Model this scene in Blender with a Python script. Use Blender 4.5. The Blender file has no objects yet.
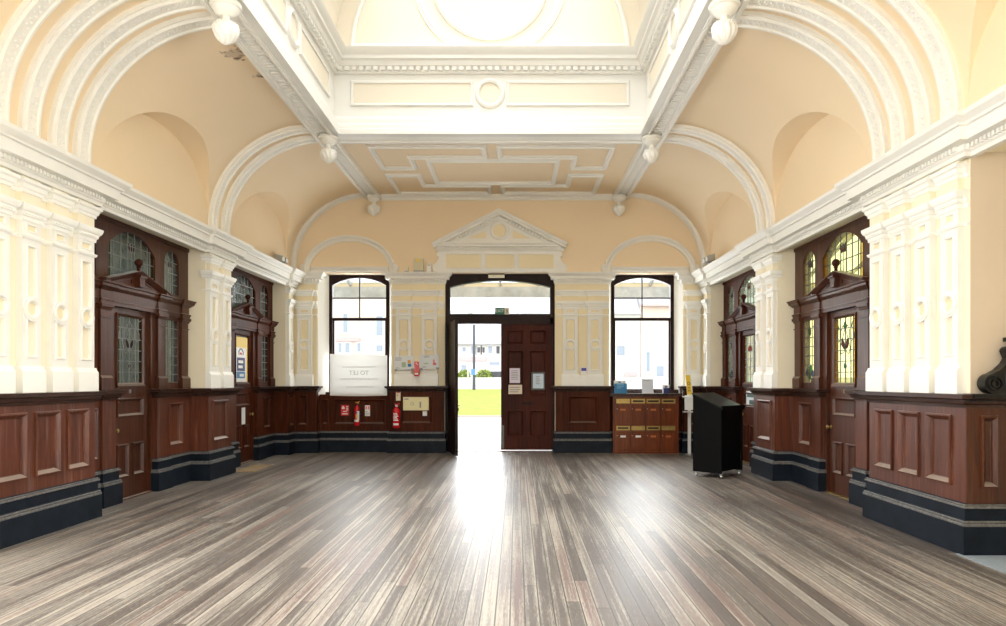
import bpy, math, random
from mathutils import Vector
random.seed(7)
sc = bpy.context.scene
COL = sc.collection
PI = math.pi

# ------------------------------------------------------------------ camera
CAM_X, EYE, D, FP = 0.42, 1.49, 14.16, 680.0     # metres; FP = focal length in pixels of a 1006 px wide frame
cam_d = bpy.data.cameras.new('camera')
cam_d.sensor_width = 36.0
cam_d.lens = FP / 1006 * 36.0
cam_d.shift_x = (503 - 517) / 1006
cam_d.shift_y = (380.5 - 313) / 1006
cam_d.clip_start = 0.05
cam_d.clip_end = 500
cam = bpy.data.objects.new('camera', cam_d)
COL.objects.link(cam)
cam.location = (CAM_X, 0, EYE)
cam.rotation_euler = (PI / 2, 0, 0)
sc.camera = cam

def at(px, py, y):
    """point at depth y that the photograph shows at pixel (px, py)"""
    return (CAM_X + (px - 517) * y / FP, y, EYE + (380.5 - py) * y / FP)
def bx(px, y=D): return CAM_X + (px - 517) * y / FP
def bz(py, y=D): return EYE + (380.5 - py) * y / FP

# ------------------------------------------------------------------ materials
def mat(name):
    m = bpy.data.materials.new(name)
    m.use_nodes = True
    nt = m.node_tree
    return m, nt, nt.nodes['Principled BSDF']

def N(nt, t, **kw):
    n = nt.nodes.new(t)
    for k, v in kw.items():
        if k in n.inputs: n.inputs[k].default_value = v
        else: setattr(n, k, v)
    return n

def ramp(nt, stops):
    r = nt.nodes.new('ShaderNodeValToRGB')
    e = r.color_ramp.elements
    while len(e) < len(stops): e.new(0.5)
    for el, (p, c) in zip(e, stops):
        el.position = p
        el.color = (*c, 1) if len(c) == 3 else c
    return r

def mapped(nt, scale, loc=(0, 0, 0)):
    tc = N(nt, 'ShaderNodeNewGeometry')
    mp = N(nt, 'ShaderNodeMapping')
    mp.inputs['Scale'].default_value = scale
    mp.inputs['Location'].default_value = loc
    nt.links.new(tc.outputs['Position'], mp.inputs['Vector'])
    return mp

def mixc(nt, fac, a, b):
    m = N(nt, 'ShaderNodeMix', data_type='RGBA')
    L = nt.links.new
    for src, idx in ((fac, 0), (a, 6), (b, 7)):
        if isinstance(src, (int, float)): m.inputs[idx].default_value = src
        elif isinstance(src, tuple): m.inputs[idx].default_value = (*src, 1)
        else: L(src, m.inputs[idx])
    return m.outputs[2]

def plain(name, col, rough=0.6, metal=0.0, spec=0.5, var=0.0, vscale=8.0, bump=0.0):
    m, nt, b = mat(name)
    b.inputs['Roughness'].default_value = rough
    b.inputs['Metallic'].default_value = metal
    b.inputs['Specular IOR Level'].default_value = spec
    b.inputs['Base Color'].default_value = (*col, 1)
    if var or bump:
        mp = mapped(nt, (vscale,) * 3)
        nz = N(nt, 'ShaderNodeTexNoise', Detail=5.0, Roughness=0.6)
        nz.inputs['Scale'].default_value = 1.0
        nt.links.new(mp.outputs[0], nz.inputs['Vector'])
        lo = tuple(c * (1 - var) for c in col)
        hi = tuple(min(1, c * (1 + var)) for c in col)
        r = ramp(nt, [(0.3, lo), (0.7, hi)])
        nt.links.new(nz.outputs['Fac'], r.inputs['Fac'])
        nt.links.new(r.outputs['Color'], b.inputs['Base Color'])
        if bump:
            bp = N(nt, 'ShaderNodeBump', Strength=bump, Distance=0.01)
            nt.links.new(nz.outputs['Fac'], bp.inputs['Height'])
            nt.links.new(bp.outputs[0], b.inputs['Normal'])
    return m

def wood(name, dark, light, rough=0.4, scuff=0.0, scuffcol=(.34, .27, .23), axis='z', spec=.35, paletop=0.0):
    m, nt, b = mat(name)
    L = nt.links.new
    s = {'z': (26, 26, 1.6), 'x': (1.6, 26, 26), 'y': (26, 1.6, 26)}[axis]
    mp = mapped(nt, s)
    nz = N(nt, 'ShaderNodeTexNoise', Detail=6.0, Roughness=0.62, Distortion=0.6)
    nz.inputs['Scale'].default_value = 1.0
    L(mp.outputs[0], nz.inputs['Vector'])
    r = ramp(nt, [(0.28, dark), (0.72, light)])
    L(nz.outputs['Fac'], r.inputs['Fac'])
    col = r.outputs['Color']
    # broad tone drift from board to board
    mp2 = mapped(nt, (1.3, 1.3, 0.7))
    n2 = N(nt, 'ShaderNodeTexNoise', Detail=2.0)
    n2.inputs['Scale'].default_value = 1.0
    L(mp2.outputs[0], n2.inputs['Vector'])
    r2 = ramp(nt, [(0.3, (.72, .70, .70)), (0.7, (1.2, 1.15, 1.12))])
    L(n2.outputs['Fac'], r2.inputs['Fac'])
    mm = N(nt, 'ShaderNodeMix', data_type='RGBA', blend_type='MULTIPLY')
    mm.inputs[0].default_value = 1.0
    L(col, mm.inputs[6]); L(r2.outputs['Color'], mm.inputs[7])
    col = mm.outputs[2]
    if scuff:
        mp3 = mapped(nt, tuple(q * .55 for q in s), (3, 7, 1))
        n3 = N(nt, 'ShaderNodeTexNoise', Detail=8.0, Roughness=0.75)
        n3.inputs['Scale'].default_value = 1.0
        L(mp3.outputs[0], n3.inputs['Vector'])
        r3 = ramp(nt, [(0.52, (0, 0, 0)), (0.75, (scuff,) * 3)])
        L(n3.outputs['Fac'], r3.inputs['Fac'])
        col = mixc(nt, r3.outputs['Color'], col, scuffcol)
    if paletop:                                   # paler tone mixed in on upward-facing ledges
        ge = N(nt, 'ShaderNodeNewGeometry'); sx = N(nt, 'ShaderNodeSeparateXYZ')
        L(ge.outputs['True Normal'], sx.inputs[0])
        mr = N(nt, 'ShaderNodeMapRange'); mr.inputs['From Min'].default_value = .3; mr.inputs['From Max'].default_value = .75; mr.inputs['To Max'].default_value = paletop
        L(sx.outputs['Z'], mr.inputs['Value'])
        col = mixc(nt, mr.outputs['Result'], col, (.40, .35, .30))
    L(col, b.inputs['Base Color'])
    b.inputs['Roughness'].default_value = rough
    b.inputs['Specular IOR Level'].default_value = spec
    bp = N(nt, 'ShaderNodeBump', Strength=0.12, Distance=0.004)
    L(nz.outputs['Fac'], bp.inputs['Height']); L(bp.outputs[0], b.inputs['Normal'])
    return m

def glass(name, tint=(1, 1, 1), gloss=0.06, rough=0.02, ripple=0.0, milky=0.0):
    m, nt, b = mat(name)
    L = nt.links.new
    out = nt.nodes['Material Output']
    nt.nodes.remove(b)
    tr = N(nt, 'ShaderNodeBsdfTransparent')
    tr.inputs['Color'].default_value = (*tint, 1)
    gl = N(nt, 'ShaderNodeBsdfGlossy')
    gl.inputs['Roughness'].default_value = rough
    base = tr.outputs[0]
    if milky:
        tl = N(nt, 'ShaderNodeBsdfTranslucent')
        tl.inputs['Color'].default_value = (*tint, 1)
        mx0 = N(nt, 'ShaderNodeMixShader', Fac=milky)
        L(base, mx0.inputs[1]); L(tl.outputs[0], mx0.inputs[2])
        base = mx0.outputs[0]
    mx = N(nt, 'ShaderNodeMixShader', Fac=gloss)
    L(base, mx.inputs[1]); L(gl.outputs[0], mx.inputs[2])
    if ripple:
        mp = mapped(nt, (14, 14, 9))
        nz = N(nt, 'ShaderNodeTexNoise', Detail=3.0)
        nz.inputs['Scale'].default_value = 1.0
        L(mp.outputs[0], nz.inputs['Vector'])
        r = ramp(nt, [(0.3, tuple(c * (1 - ripple) for c in tint)), (0.7, tuple(min(1, c * (1 + ripple)) for c in tint))])
        L(nz.outputs['Fac'], r.inputs['Fac'])
        L(r.outputs['Color'], tr.inputs['Color'])
    L(mx.outputs[0], out.inputs['Surface'])
    return m

def floor_material():
    m, nt, b = mat('worn_floorboards')
    L = nt.links.new
    geo = N(nt, 'ShaderNodeNewGeometry')
    sep = N(nt, 'ShaderNodeSeparateXYZ')
    L(geo.outputs['Position'], sep.inputs[0])
    W = 0.094
    dv = N(nt, 'ShaderNodeMath', operation='DIVIDE'); dv.inputs[1].default_value = W
    L(sep.outputs['X'], dv.inputs[0])
    fl = N(nt, 'ShaderNodeMath', operation='FLOOR'); L(dv.outputs[0], fl.inputs[0])
    fr = N(nt, 'ShaderNodeMath', operation='FRACT'); L(dv.outputs[0], fr.inputs[0])
    wn = N(nt, 'ShaderNodeTexWhiteNoise', noise_dimensions='1D'); L(fl.outputs[0], wn.inputs['W'])
    # boards of about 3.4 m with shifted butt joints
    off = N(nt, 'ShaderNodeMath', operation='MULTIPLY_ADD'); off.inputs[1].default_value = 3.4
    L(wn.outputs['Value'], off.inputs[0]); L(sep.outputs['Y'], off.inputs[2])
    dy = N(nt, 'ShaderNodeMath', operation='DIVIDE'); dy.inputs[1].default_value = 3.4
    L(off.outputs[0], dy.inputs[0])
    fy = N(nt, 'ShaderNodeMath', operation='FLOOR'); L(dy.outputs[0], fy.inputs[0])
    fry = N(nt, 'ShaderNodeMath', operation='FRACT'); L(dy.outputs[0], fry.inputs[0])
    cmb = N(nt, 'ShaderNodeCombineXYZ'); L(fl.outputs[0], cmb.inputs[0]); L(fy.outputs[0], cmb.inputs[1])
    wn2 = N(nt, 'ShaderNodeTexWhiteNoise', noise_dimensions='2D'); L(cmb.outputs[0], wn2.inputs['Vector'])
    r = ramp(nt, [(0.0, (.072, .059, .053)), (0.3, (.092, .078, .070)), (0.6, (.112, .099, .090)), (0.84, (.128, .082, .072)), (1.0, (.158, .142, .129))])
    L(wn2.outputs['Value'], r.inputs['Fac'])
    # grain streaks along the boards, different on each board
    addv = N(nt, 'ShaderNodeVectorMath', operation='ADD')
    sc3 = N(nt, 'ShaderNodeVectorMath', operation='SCALE'); sc3.inputs['Scale'].default_value = 9.0
    L(cmb.outputs[0], sc3.inputs[0])
    mul = N(nt, 'ShaderNodeVectorMath', operation='MULTIPLY'); mul.inputs[1].default_value = (120, .9, 1)
    L(geo.outputs['Position'], mul.inputs[0])
    L(mul.outputs[0], addv.inputs[0]); L(sc3.outputs[0], addv.inputs[1])
    g = N(nt, 'ShaderNodeTexNoise', Detail=8.0, Roughness=0.7, Distortion=0.3); g.inputs['Scale'].default_value = 1.0
    L(addv.outputs[0], g.inputs['Vector'])
    gr = ramp(nt, [(0.3, (.86, .85, .85)), (0.7, (1.14, 1.14, 1.14))])
    L(g.outputs['Fac'], gr.inputs['Fac'])
    mm = N(nt, 'ShaderNodeMix', data_type='RGBA', blend_type='MULTIPLY'); mm.inputs[0].default_value = 1.0
    L(r.outputs['Color'], mm.inputs[6]); L(gr.outputs['Color'], mm.inputs[7])
    # varnish worn through to pale bare timber
    mp = mapped(nt, (26.0, .5, 1))
    wz = N(nt, 'ShaderNodeTexNoise', Detail=10.0, Roughness=0.78); wz.inputs['Scale'].default_value = 1.0
    L(mp.outputs[0], wz.inputs['Vector'])
    mpb = mapped(nt, (.45, .3, 1), (2.3, 4.1, 0))
    wb = N(nt, 'ShaderNodeTexNoise', Detail=2.0); wb.inputs['Scale'].default_value = 1.0
    L(mpb.outputs[0], wb.inputs['Vector'])
    ad = N(nt, 'ShaderNodeMath', operation='MULTIPLY_ADD'); ad.inputs[1].default_value = 0.34
    L(wb.outputs['Fac'], ad.inputs[0]); L(wz.outputs['Fac'], ad.inputs[2])
    ad2 = N(nt, 'ShaderNodeMath', operation='MULTIPLY_ADD'); ad2.inputs[1].default_value = 0.10
    L(wn2.outputs['Value'], ad2.inputs[0]); L(ad.outputs[0], ad2.inputs[2])
    wr = ramp(nt, [(0.82, (0, 0, 0)), (0.97, (.80, .80, .80))])
    ea = N(nt, 'ShaderNodeMath', operation='SUBTRACT'); ea.inputs[1].default_value = 0.5; L(fr.outputs[0], ea.inputs[0])
    eb = N(nt, 'ShaderNodeMath', operation='MULTIPLY'); L(ea.outputs[0], eb.inputs[0]); L(ea.outputs[0], eb.inputs[1])
    ad3 = N(nt, 'ShaderNodeMath', operation='MULTIPLY_ADD'); ad3.inputs[1].default_value = 0.42; L(eb.outputs[0], ad3.inputs[0]); L(ad2.outputs[0], ad3.inputs[2])
    mpf = mapped(nt, (230.0, 14.0, 1))
    fz = N(nt, 'ShaderNodeTexNoise', Detail=4.0, Roughness=0.7); fz.inputs['Scale'].default_value = 1.0
    L(mpf.outputs[0], fz.inputs['Vector'])
    ad4 = N(nt, 'ShaderNodeMath', operation='MULTIPLY_ADD'); ad4.inputs[1].default_value = 0.42; L(fz.outputs['Fac'], ad4.inputs[0]); L(ad3.outputs[0], ad4.inputs[2])
    sb4 = N(nt, 'ShaderNodeMath', operation='SUBTRACT'); sb4.inputs[1].default_value = 0.11; L(ad4.outputs[0], sb4.inputs[0])
    L(sb4.outputs[0], wr.inputs['Fac'])
    col = mixc(nt, wr.outputs['Color'], mm.outputs[2], (.38, .350, .300))
    # gaps
    def edge(src, w):
        a = N(nt, 'ShaderNodeMath', operation='SUBTRACT'); a.inputs[1].default_value = 0.5; L(src, a.inputs[0])
        c = N(nt, 'ShaderNodeMath', operation='ABSOLUTE'); L(a.outputs[0], c.inputs[0])
        d = N(nt, 'ShaderNodeMath', operation='GREATER_THAN'); d.inputs[1].default_value = 0.5 - w; L(c.outputs[0], d.inputs[0])
        return d.outputs[0]
    e1, e2 = edge(fr.outputs[0], 0.05), edge(fry.outputs[0], 0.0009)
    mx = N(nt, 'ShaderNodeMath', operation='MAXIMUM'); L(e1, mx.inputs[0]); L(e2, mx.inputs[1])
    gf = N(nt, 'ShaderNodeMath', operation='MULTIPLY'); gf.inputs[1].default_value = 0.85; L(mx.outputs[0], gf.inputs[0])
    col = mixc(nt, gf.outputs[0], col, (.018, .013, .010))
    L(col, b.inputs['Base Color'])
    rr = ramp(nt, [(0.35, (.34, .34, .34)), (0.75, (.52, .52, .52))])
    L(wz.outputs['Fac'], rr.inputs['Fac'])
    L(rr.outputs['Color'], b.inputs['Roughness'])
    b.inputs['Specular IOR Level'].default_value = 0.55
    inv = N(nt, 'ShaderNodeMath', operation='MULTIPLY_ADD'); inv.inputs[1].default_value = -1.2; L(mx.outputs[0], inv.inputs[0]); L(g.outputs['Fac'], inv.inputs[2])
    hh = N(nt, 'ShaderNodeMath', operation='MULTIPLY_ADD'); hh.inputs[1].default_value = 1.1; L(wn2.outputs['Value'], hh.inputs[0]); L(inv.outputs[0], hh.inputs[2])
    bp = N(nt, 'ShaderNodeBump', Strength=0.22, Distance=0.004)
    L(hh.outputs[0], bp.inputs['Height']); L(bp.outputs[0], b.inputs['Normal'])
    return m

def ceiling_material():
    """peach distemper with one flaked, water-stained patch beside the long beam"""
    m, nt, b = mat('peach_plaster')
    L = nt.links.new
    geo = N(nt, 'ShaderNodeNewGeometry')
    nz = N(nt, 'ShaderNodeTexNoise', Detail=4.0); nz.inputs['Scale'].default_value = 0.8
    L(geo.outputs['Position'], nz.inputs['Vector'])
    r = ramp(nt, [(0.3, (.84, .685, .475)), (0.7, (.86, .71, .51))])
    L(nz.outputs['Fac'], r.inputs['Fac'])
    col = r.outputs['Color']
    for c, rad in (((-2.89, 7.98, 5.34), .24), ((-2.81, 8.58, 5.35), .14)):
        sb = N(nt, 'ShaderNodeVectorMath', operation='SUBTRACT'); sb.inputs[1].default_value = c
        L(geo.outputs['Position'], sb.inputs[0])
        ln = N(nt, 'ShaderNodeVectorMath', operation='LENGTH'); L(sb.outputs[0], ln.inputs[0])
        n2 = N(nt, 'ShaderNodeTexNoise', Detail=5.0); n2.inputs['Scale'].default_value = 11.0
        L(geo.outputs['Position'], n2.inputs['Vector'])
        ad = N(nt, 'ShaderNodeMath', operation='MULTIPLY_ADD'); ad.inputs[1].default_value = rad * 1.6
        L(n2.outputs['Fac'], ad.inputs[0]); L(ln.outputs['Value'], ad.inputs[2])
        lt = ramp(nt, [(0.0, (1, 1, 1)), (rad * 1.25, (1, 1, 1)), (rad * 1.45, (0, 0, 0))])
        L(ad.outputs[0], lt.inputs['Fac'])
        n3 = N(nt, 'ShaderNodeTexNoise', Detail=3.0); n3.inputs['Scale'].default_value = 7.0
        L(geo.outputs['Position'], n3.inputs['Vector'])
        cr = ramp(nt, [(0.42, (.20, .12, .07)), (0.55, (.62, .50, .37))])
        L(n3.outputs['Fac'], cr.inputs['Fac'])
        col = mixc(nt, lt.outputs['Color'], col, cr.outputs['Color'])
    L(col, b.inputs['Base Color'])
    b.inputs['Roughness'].default_value = 0.75
    b.inputs['Specular IOR Level'].default_value = 0.2
    return m

M = {}
M['floor'] = floor_material()
M['peach'] = ceiling_material()
M['cream'] = plain('cream_wall_paint', (.84, .735, .51), .6, spec=.3, var=.035, vscale=2.0)
M['creamside'] = plain('pale_cream_wall_paint', (.86, .785, .61), .6, spec=.3, var=.03, vscale=2.0)
M['beige'] = plain('shaded_beige_reveal_paint', (.66, .55, .42), .6, spec=.3, var=.03, vscale=2.0)  # beige paint, darkened to hold the shade of the alcove return
M['white'] = plain('off_white_moulding_paint', (.84, .825, .775), .5, spec=.35, var=.02, vscale=5.0)
M['shaftwhite'] = plain('rooflight_white_paint', (.74, .725, .68), .5, spec=.35)
M['brightwhite'] = plain('fresh_white_paint', (.90, .89, .84), .5, spec=.35)
M['lantern'] = plain('lantern_cream_paint', (.72, .655, .54), .6, spec=.3)
M['wood'] = wood('mahogany', (.028, .0075, .0030), (.098, .0270, .0095), .38, scuff=.16, paletop=.5)
M['woodworn'] = wood('worn_mahogany', (.050, .0135, .0070), (.138, .040, .0180), .42, scuff=.30, paletop=.6, scuffcol=(.36, .27, .24))
M['wooddark'] = wood('dark_mahogany', (.026, .0062, .0038), (.078, .0180, .0095), .50, scuff=.04, spec=.12)
M['framedark'] = wood('near_black_frame_paint', (.008, .0032, .0028), (.024, .0085, .0070), .45, scuff=.03, spec=.15)
M['woodcap'] = wood('dark_stained_rail', (.018, .008, .006), (.055, .022, .014), .33, scuff=.25, axis='y')
M['woodfar'] = wood('shaded_mahogany', (.034, .0075, .0030), (.092, .023, .0080), .50, scuff=.06, spec=.10, paletop=.2)
M['woodorange'] = wood('orange_varnished_wood', (.085, .018, .005), (.20, .048, .012), .36, scuff=.05)
M['plinth'] = plain('blue_black_plinth_paint', (.008, .012, .019), .5, spec=.14, var=.35, vscale=6.0)
M['plinthline'] = plain('pale_plinth_moulding', (.13, .125, .12), .45, var=.5, vscale=30.0)  # paler, mottled beads along the plinth moulding
M['black'] = plain('black_board', (.0040, .0040, .0045), .6, spec=.08)
M['blackgloss'] = plain('black_paint_gloss', (.006, .0055, .0055), .33, spec=.3)
M['brass'] = plain('aged_brass', (.46, .33, .12), .42, metal=1.0, var=.25, vscale=40)
M['steel'] = plain('brushed_steel', (.62, .62, .62), .3, metal=1.0)
M['red'] = plain('red_enamel', (.58, .012, .020), .25)
M['redsign'] = plain('red_sign_print', (.62, .018, .022), .45)
M['paper'] = plain('white_paper', (.80, .80, .80), .7, spec=.2)
M['creampaper'] = plain('cream_paper', (.80, .74, .56), .7, spec=.2)
M['lilacpaper'] = plain('lilac_paper', (.72, .68, .80), .7, spec=.2)
M['bluepaper'] = plain('blue_print', (.03, .20, .42), .5)
M['navy'] = plain('navy_print', (.02, .03, .16), .5)
M['yellowboard'] = plain('pale_yellow_board', (.80, .73, .42), .5)
M['yellow'] = plain('yellow_print', (.85, .58, .04), .5)
M['greyink'] = plain('grey_ink', (.32, .32, .33), .6)
M['paleink'] = plain('faint_grey_ink', (.40, .40, .38), .7)
M['green'] = plain('green_sign', (.006, .14, .075), .45)
M['greenprint'] = plain('pale_green_print', (.42, .56, .35), .6)
M['orangeprint'] = plain('orange_print', (.75, .35, .08), .6)
M['pinkprint'] = plain('pink_print', (.78, .22, .26), .6)
M['signwhite'] = plain('white_plastic', (.82, .82, .80), .4)
M['greyframe'] = plain('grey_green_frame', (.10, .12, .11), .4)
M['matfibre'] = plain('tan_door_mat', (.30, .215, .12), .9, var=.3, vscale=60, bump=.4)
M['lino'] = plain('blue_grey_lino', (.27, .32, .37), .45, var=.05)
M['rubber'] = plain('black_rubber', (.01, .01, .01), .6)
M['lead'] = plain('lead_came', (.075, .075, .072), .45, metal=.3)
M['leadlight'] = plain('bright_lead_came', (.24, .245, .24), .4, metal=.3)
M['clear'] = glass('clear_glass', (.97, .985, .98), .05)
M['roofglass'] = glass('rooflight_glass', (.52, .53, .53), .04, .1)
M['screenblue'] = plain('lit_blue_display', (.02, .02, .35), .3)
# ------------------------------------------------------------------ mesh building
ID = lambda p: p
def side_T(s):                  # wall coordinates (along the wall, distance from the room axis, height)
    return lambda p: (s * p[1] + .04, p[0], p[2])      # the room lies 4 cm off the axis of the ceiling beams
def beam_T(s):
    return lambda p: (s * p[1], p[0], p[2])
def mirror_T(s):
    return lambda p: (s * p[0] + .04, p[1], p[2])

def wloc(o):
    v = Vector((0, 0, 0))
    while o is not None:
        v += o.location
        o = o.parent
    return v

class MB:
    def __init__(s, T=ID):
        s.V, s.F, s.MI, s.T, s.m = [], [], [], T, 0
    def v(s, p):
        s.V.append(s.T(p)); return len(s.V) - 1
    def f(s, idx, m=None):
        s.F.append(tuple(idx)); s.MI.append(s.m if m is None else m)
    def face(s, pts, m=None):
        s.f([s.v(p) for p in pts], m)
    def box(s, a0, a1, w0, w1, z0, z1, m=None):
        i = [s.v((a, w, z)) for a in (a0, a1) for w in (w0, w1) for z in (z0, z1)]
        for q in ((0, 1, 3, 2), (4, 6, 7, 5), (0, 4, 5, 1), (2, 3, 7, 6), (0, 2, 6, 4), (1, 5, 7, 3)):
            s.f([i[k] for k in q], m)
    def prism(s, poly, lo, hi, axis=1, m=None):
        """polygon extruded along an axis: poly holds the two other coordinates"""
        def P(q, h):
            return {0: (h, q[0], q[1]), 1: (q[0], h, q[1]), 2: (q[0], q[1], h)}[axis]
        A = [s.v(P(q, lo)) for q in poly]; B = [s.v(P(q, hi)) for q in poly]
        n = len(poly)
        s.f(A[::-1], m); s.f(B, m)
        for k in range(n):
            s.f((A[k], A[(k + 1) % n], B[(k + 1) % n], B[k]), m)
    def loft(s, loops, closed=True, caps=True, m=None):
        """loops: lists of points of equal length"""
        R = [[s.v(p) for p in lp] for lp in loops]
        n = len(R[0])
        for A, B in zip(R, R[1:]):
            for k in range(n if closed else n - 1):
                s.f((A[k], A[(k + 1) % n], B[(k + 1) % n], B[k]), m)
        if caps:
            s.f(R[0][::-1], m); s.f(R[-1], m)
    def sweep_plan(s, path, prof, closed=False, m=None, mats=None):
        """prof [(out, z)] closed outline; out is towards the room: (dw,-da) of the path direction"""
        n = len(path)
        loops = []
        for k in range(n):
            p = path[k]
            dirs = []
            if k > 0 or closed:
                q = path[k - 1]; dirs.append((p[0] - q[0], p[1] - q[1]))
            if k < n - 1 or closed:
                q = path[(k + 1) % n]; dirs.append((q[0] - p[0], q[1] - p[1]))
            ns = []
            for d in dirs:
                l = math.hypot(*d) or 1; ns.append((d[1] / l, -d[0] / l))
            if len(ns) == 1: mx, my = ns[0]
            else:
                mx, my = ns[0][0] + ns[1][0], ns[0][1] + ns[1][1]
                l2 = (mx * mx + my * my) or 1
                k2 = 2 / l2
                mx, my = mx * k2, my * k2
            loops.append([(p[0] + mx * o, p[1] + my * o, z) for o, z in prof])
        if closed: loops.append(loops[0])
        s.loft(loops, True, not closed, m)
    def sweep_arch(s, path, prof, w, m=None, closed=False):
        """path [(a, z)]; prof [(out, dw)]: out to the left of the path, dw added to w"""
        n = len(path); loops = []
        for k in range(n):
            p = path[k]; dirs = []
            if k > 0: dirs.append((p[0] - path[k - 1][0], p[1] - path[k - 1][1]))
            elif closed: dirs.append((p[0] - path[-1][0], p[1] - path[-1][1]))
            if k < n - 1: dirs.append((path[k + 1][0] - p[0], path[k + 1][1] - p[1]))
            elif closed: dirs.append((path[0][0] - p[0], path[0][1] - p[1]))
            ns = []
            for d in dirs:
                l = math.hypot(*d) or 1; ns.append((-d[1] / l, d[0] / l))
            if len(ns) == 1: mx, my = ns[0]
            else:
                mx, my = ns[0][0] + ns[1][0], ns[0][1] + ns[1][1]
                k2 = 2 / ((mx * mx + my * my) or 1); mx, my = mx * k2, my * k2
            loops.append([(p[0] + mx * o, w + d, p[1] + my * o) for o, d in prof])
        if closed: loops.append(loops[0])
        s.loft(loops, True, not closed, m)
    def lathe(s, prof, c, n=24, axis=2, fn=None, m=None):
        """prof [(r, h)] about an axis through c; fn(theta, h, r) may change r"""
        loops = []
        for r, h in prof:
            lp = []
            for k in range(n):
                t = 2 * PI * k / n
                rr = fn(t, h, r) if fn else r
                u, v = rr * math.cos(t), rr * math.sin(t)
                lp.append({2: (c[0] + u, c[1] + v, c[2] + h), 1: (c[0] + u, c[1] + h, c[2] + v), 0: (c[0] + h, c[1] + u, c[2] + v)}[axis])
            loops.append(lp)
        s.loft(loops, True, True, m)
    def ring(s, c, R, prof, n=40, a0=0, a1=2 * PI, m=None):
        """flat ring in the (a, z) plane; prof [(dr, dw)]"""
        full = abs(a1 - a0 - 2 * PI) < 1e-6
        loops = []
        for k in range(n + 1):
            t = a0 + (a1 - a0) * k / n
            loops.append([(c[0] + (R + o) * math.cos(t), c[1] + d, c[2] + (R + o) * math.sin(t)) for o, d in prof])
        s.loft(loops, True, not full, m)
    def tube(s, pts, r, n=6, m=None):
        loops = []
        for k, p in enumerate(pts):
            p = Vector(p)
            d = (Vector(pts[min(k + 1, len(pts) - 1)]) - Vector(pts[max(k - 1, 0)])).normalized()
            up = Vector((0, 0, 1)) if abs(d.z) < .9 else Vector((1, 0, 0))
            x = d.cross(up).normalized(); y = d.cross(x)
            rr = r[k] if isinstance(r, (list, tuple)) else r
            loops.append([tuple(p + x * (rr * math.cos(2 * PI * j / n)) + y * (rr * math.sin(2 * PI * j / n))) for j in range(n)])
        s.loft(loops, True, True, m)
    def board(s, a0, a1, z0, z1, w, t, panels=(), prof=None, m=None, mp=None, back=True):
        """a framed board: front face at w, panels [(a0,a1,z0,z1,kind)] sunk with mouldings or open ('hole')"""
        prof = prof or [(0, 0), (.002, -.018), (.016, -.022), (.042, .004), (.048, .018), (.054, .021)]
        A = sorted({a0, a1, *[p[0] for p in panels], *[p[1] for p in panels]})
        Z = sorted({z0, z1, *[p[2] for p in panels], *[p[3] for p in panels]})
        for i in range(len(A) - 1):
            for j in range(len(Z) - 1):
                ca, cz = (A[i] + A[i + 1]) / 2, (Z[j] + Z[j + 1]) / 2
                if any(p[0] < ca < p[1] and p[2] < cz < p[3] for p in panels): continue
                s.face([(A[i], w, Z[j]), (A[i + 1], w, Z[j]), (A[i + 1], w, Z[j + 1]), (A[i], w, Z[j + 1])], m)
        hole = False
        for p in panels:
            kind = p[4] if len(p) > 4 else 'sunk'
            pf = list(prof)
            if kind == 'hole':
                pf = pf[:4] + [(pf[3][0], t)]; hole = True
            loops = []
            for ins, d in pf:
                b0, b1, c0, c1 = p[0] + ins, p[1] - ins, p[2] + ins, p[3] - ins
                loops.append([(b0, w + d, c0), (b1, w + d, c0), (b1, w + d, c1), (b0, w + d, c1)])
            s.loft(loops, True, False, m)
            if kind != 'hole':
                s.face(loops[-1], mp if mp is not None else m)
        for (p, q) in (((a0, z0), (a1, z0)), ((a1, z0), (a1, z1)), ((a1, z1), (a0, z1)), ((a0, z1), (a0, z0))):
            s.face([(p[0], w, p[1]), (q[0], w, q[1]), (q[0], w + t, q[1]), (p[0], w + t, p[1])], m)
        if back and not hole:
            s.face([(a0, w + t, z0), (a0, w + t, z1), (a1, w + t, z1), (a1, w + t, z0)], m)
    def arch_fill(s, a0, a1, fn, ztop, w0, w1, n=20, m=None):
        """solid between the curve z = fn(a) and ztop"""
        for k in range(n):
            p, q = a0 + (a1 - a0) * k / n, a0 + (a1 - a0) * (k + 1) / n
            zp, zq = fn(p), fn(q)
            s.face([(p, w0, zp), (q, w0, zq), (q, w0, ztop), (p, w0, ztop)], m)
            s.face([(p, w1, zp), (p, w1, ztop), (q, w1, ztop), (q, w1, zq)], m)
            s.face([(p, w0, zp), (p, w1, zp), (q, w1, zq), (q, w0, zq)], m)
        s.face([(a0, w0, ztop), (a1, w0, ztop), (a1, w1, ztop), (a0, w1, ztop)], m)
    def pane(s, a0, a1, z0, fn, w, t=.006, n=12, m=None):
        """sheet of glass from z0 up to z = fn(a)"""
        for k in range(n):
            p, q = a0 + (a1 - a0) * k / n, a0 + (a1 - a0) * (k + 1) / n
            s.face([(p, w, z0), (q, w, z0), (q, w, fn(q)), (p, w, fn(p))], m)
    def build(s, name, mats, parent=None, smooth=None, origin=None, kind=None):
        mats = mats if isinstance(mats, (list, tuple)) else [mats]
        me = bpy.data.meshes.new(name)
        if parent is not None:
            off = wloc(parent); loc = Vector((0, 0, 0))
        elif origin is not None:
            off = loc = Vector(origin)
        else:
            xs = list(zip(*s.V))
            off = loc = Vector(((min(xs[0]) + max(xs[0])) / 2, (min(xs[1]) + max(xs[1])) / 2, min(xs[2])))
        me.from_pydata([tuple(Vector(p) - off) for p in s.V], [], s.F)
        for mm in mats: me.materials.append(M[mm] if isinstance(mm, str) else mm)
        me.polygons.foreach_set('material_index', s.MI)
        import bmesh
        b = bmesh.new(); b.from_mesh(me)
        bmesh.ops.recalc_face_normals(b, faces=b.faces)
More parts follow.
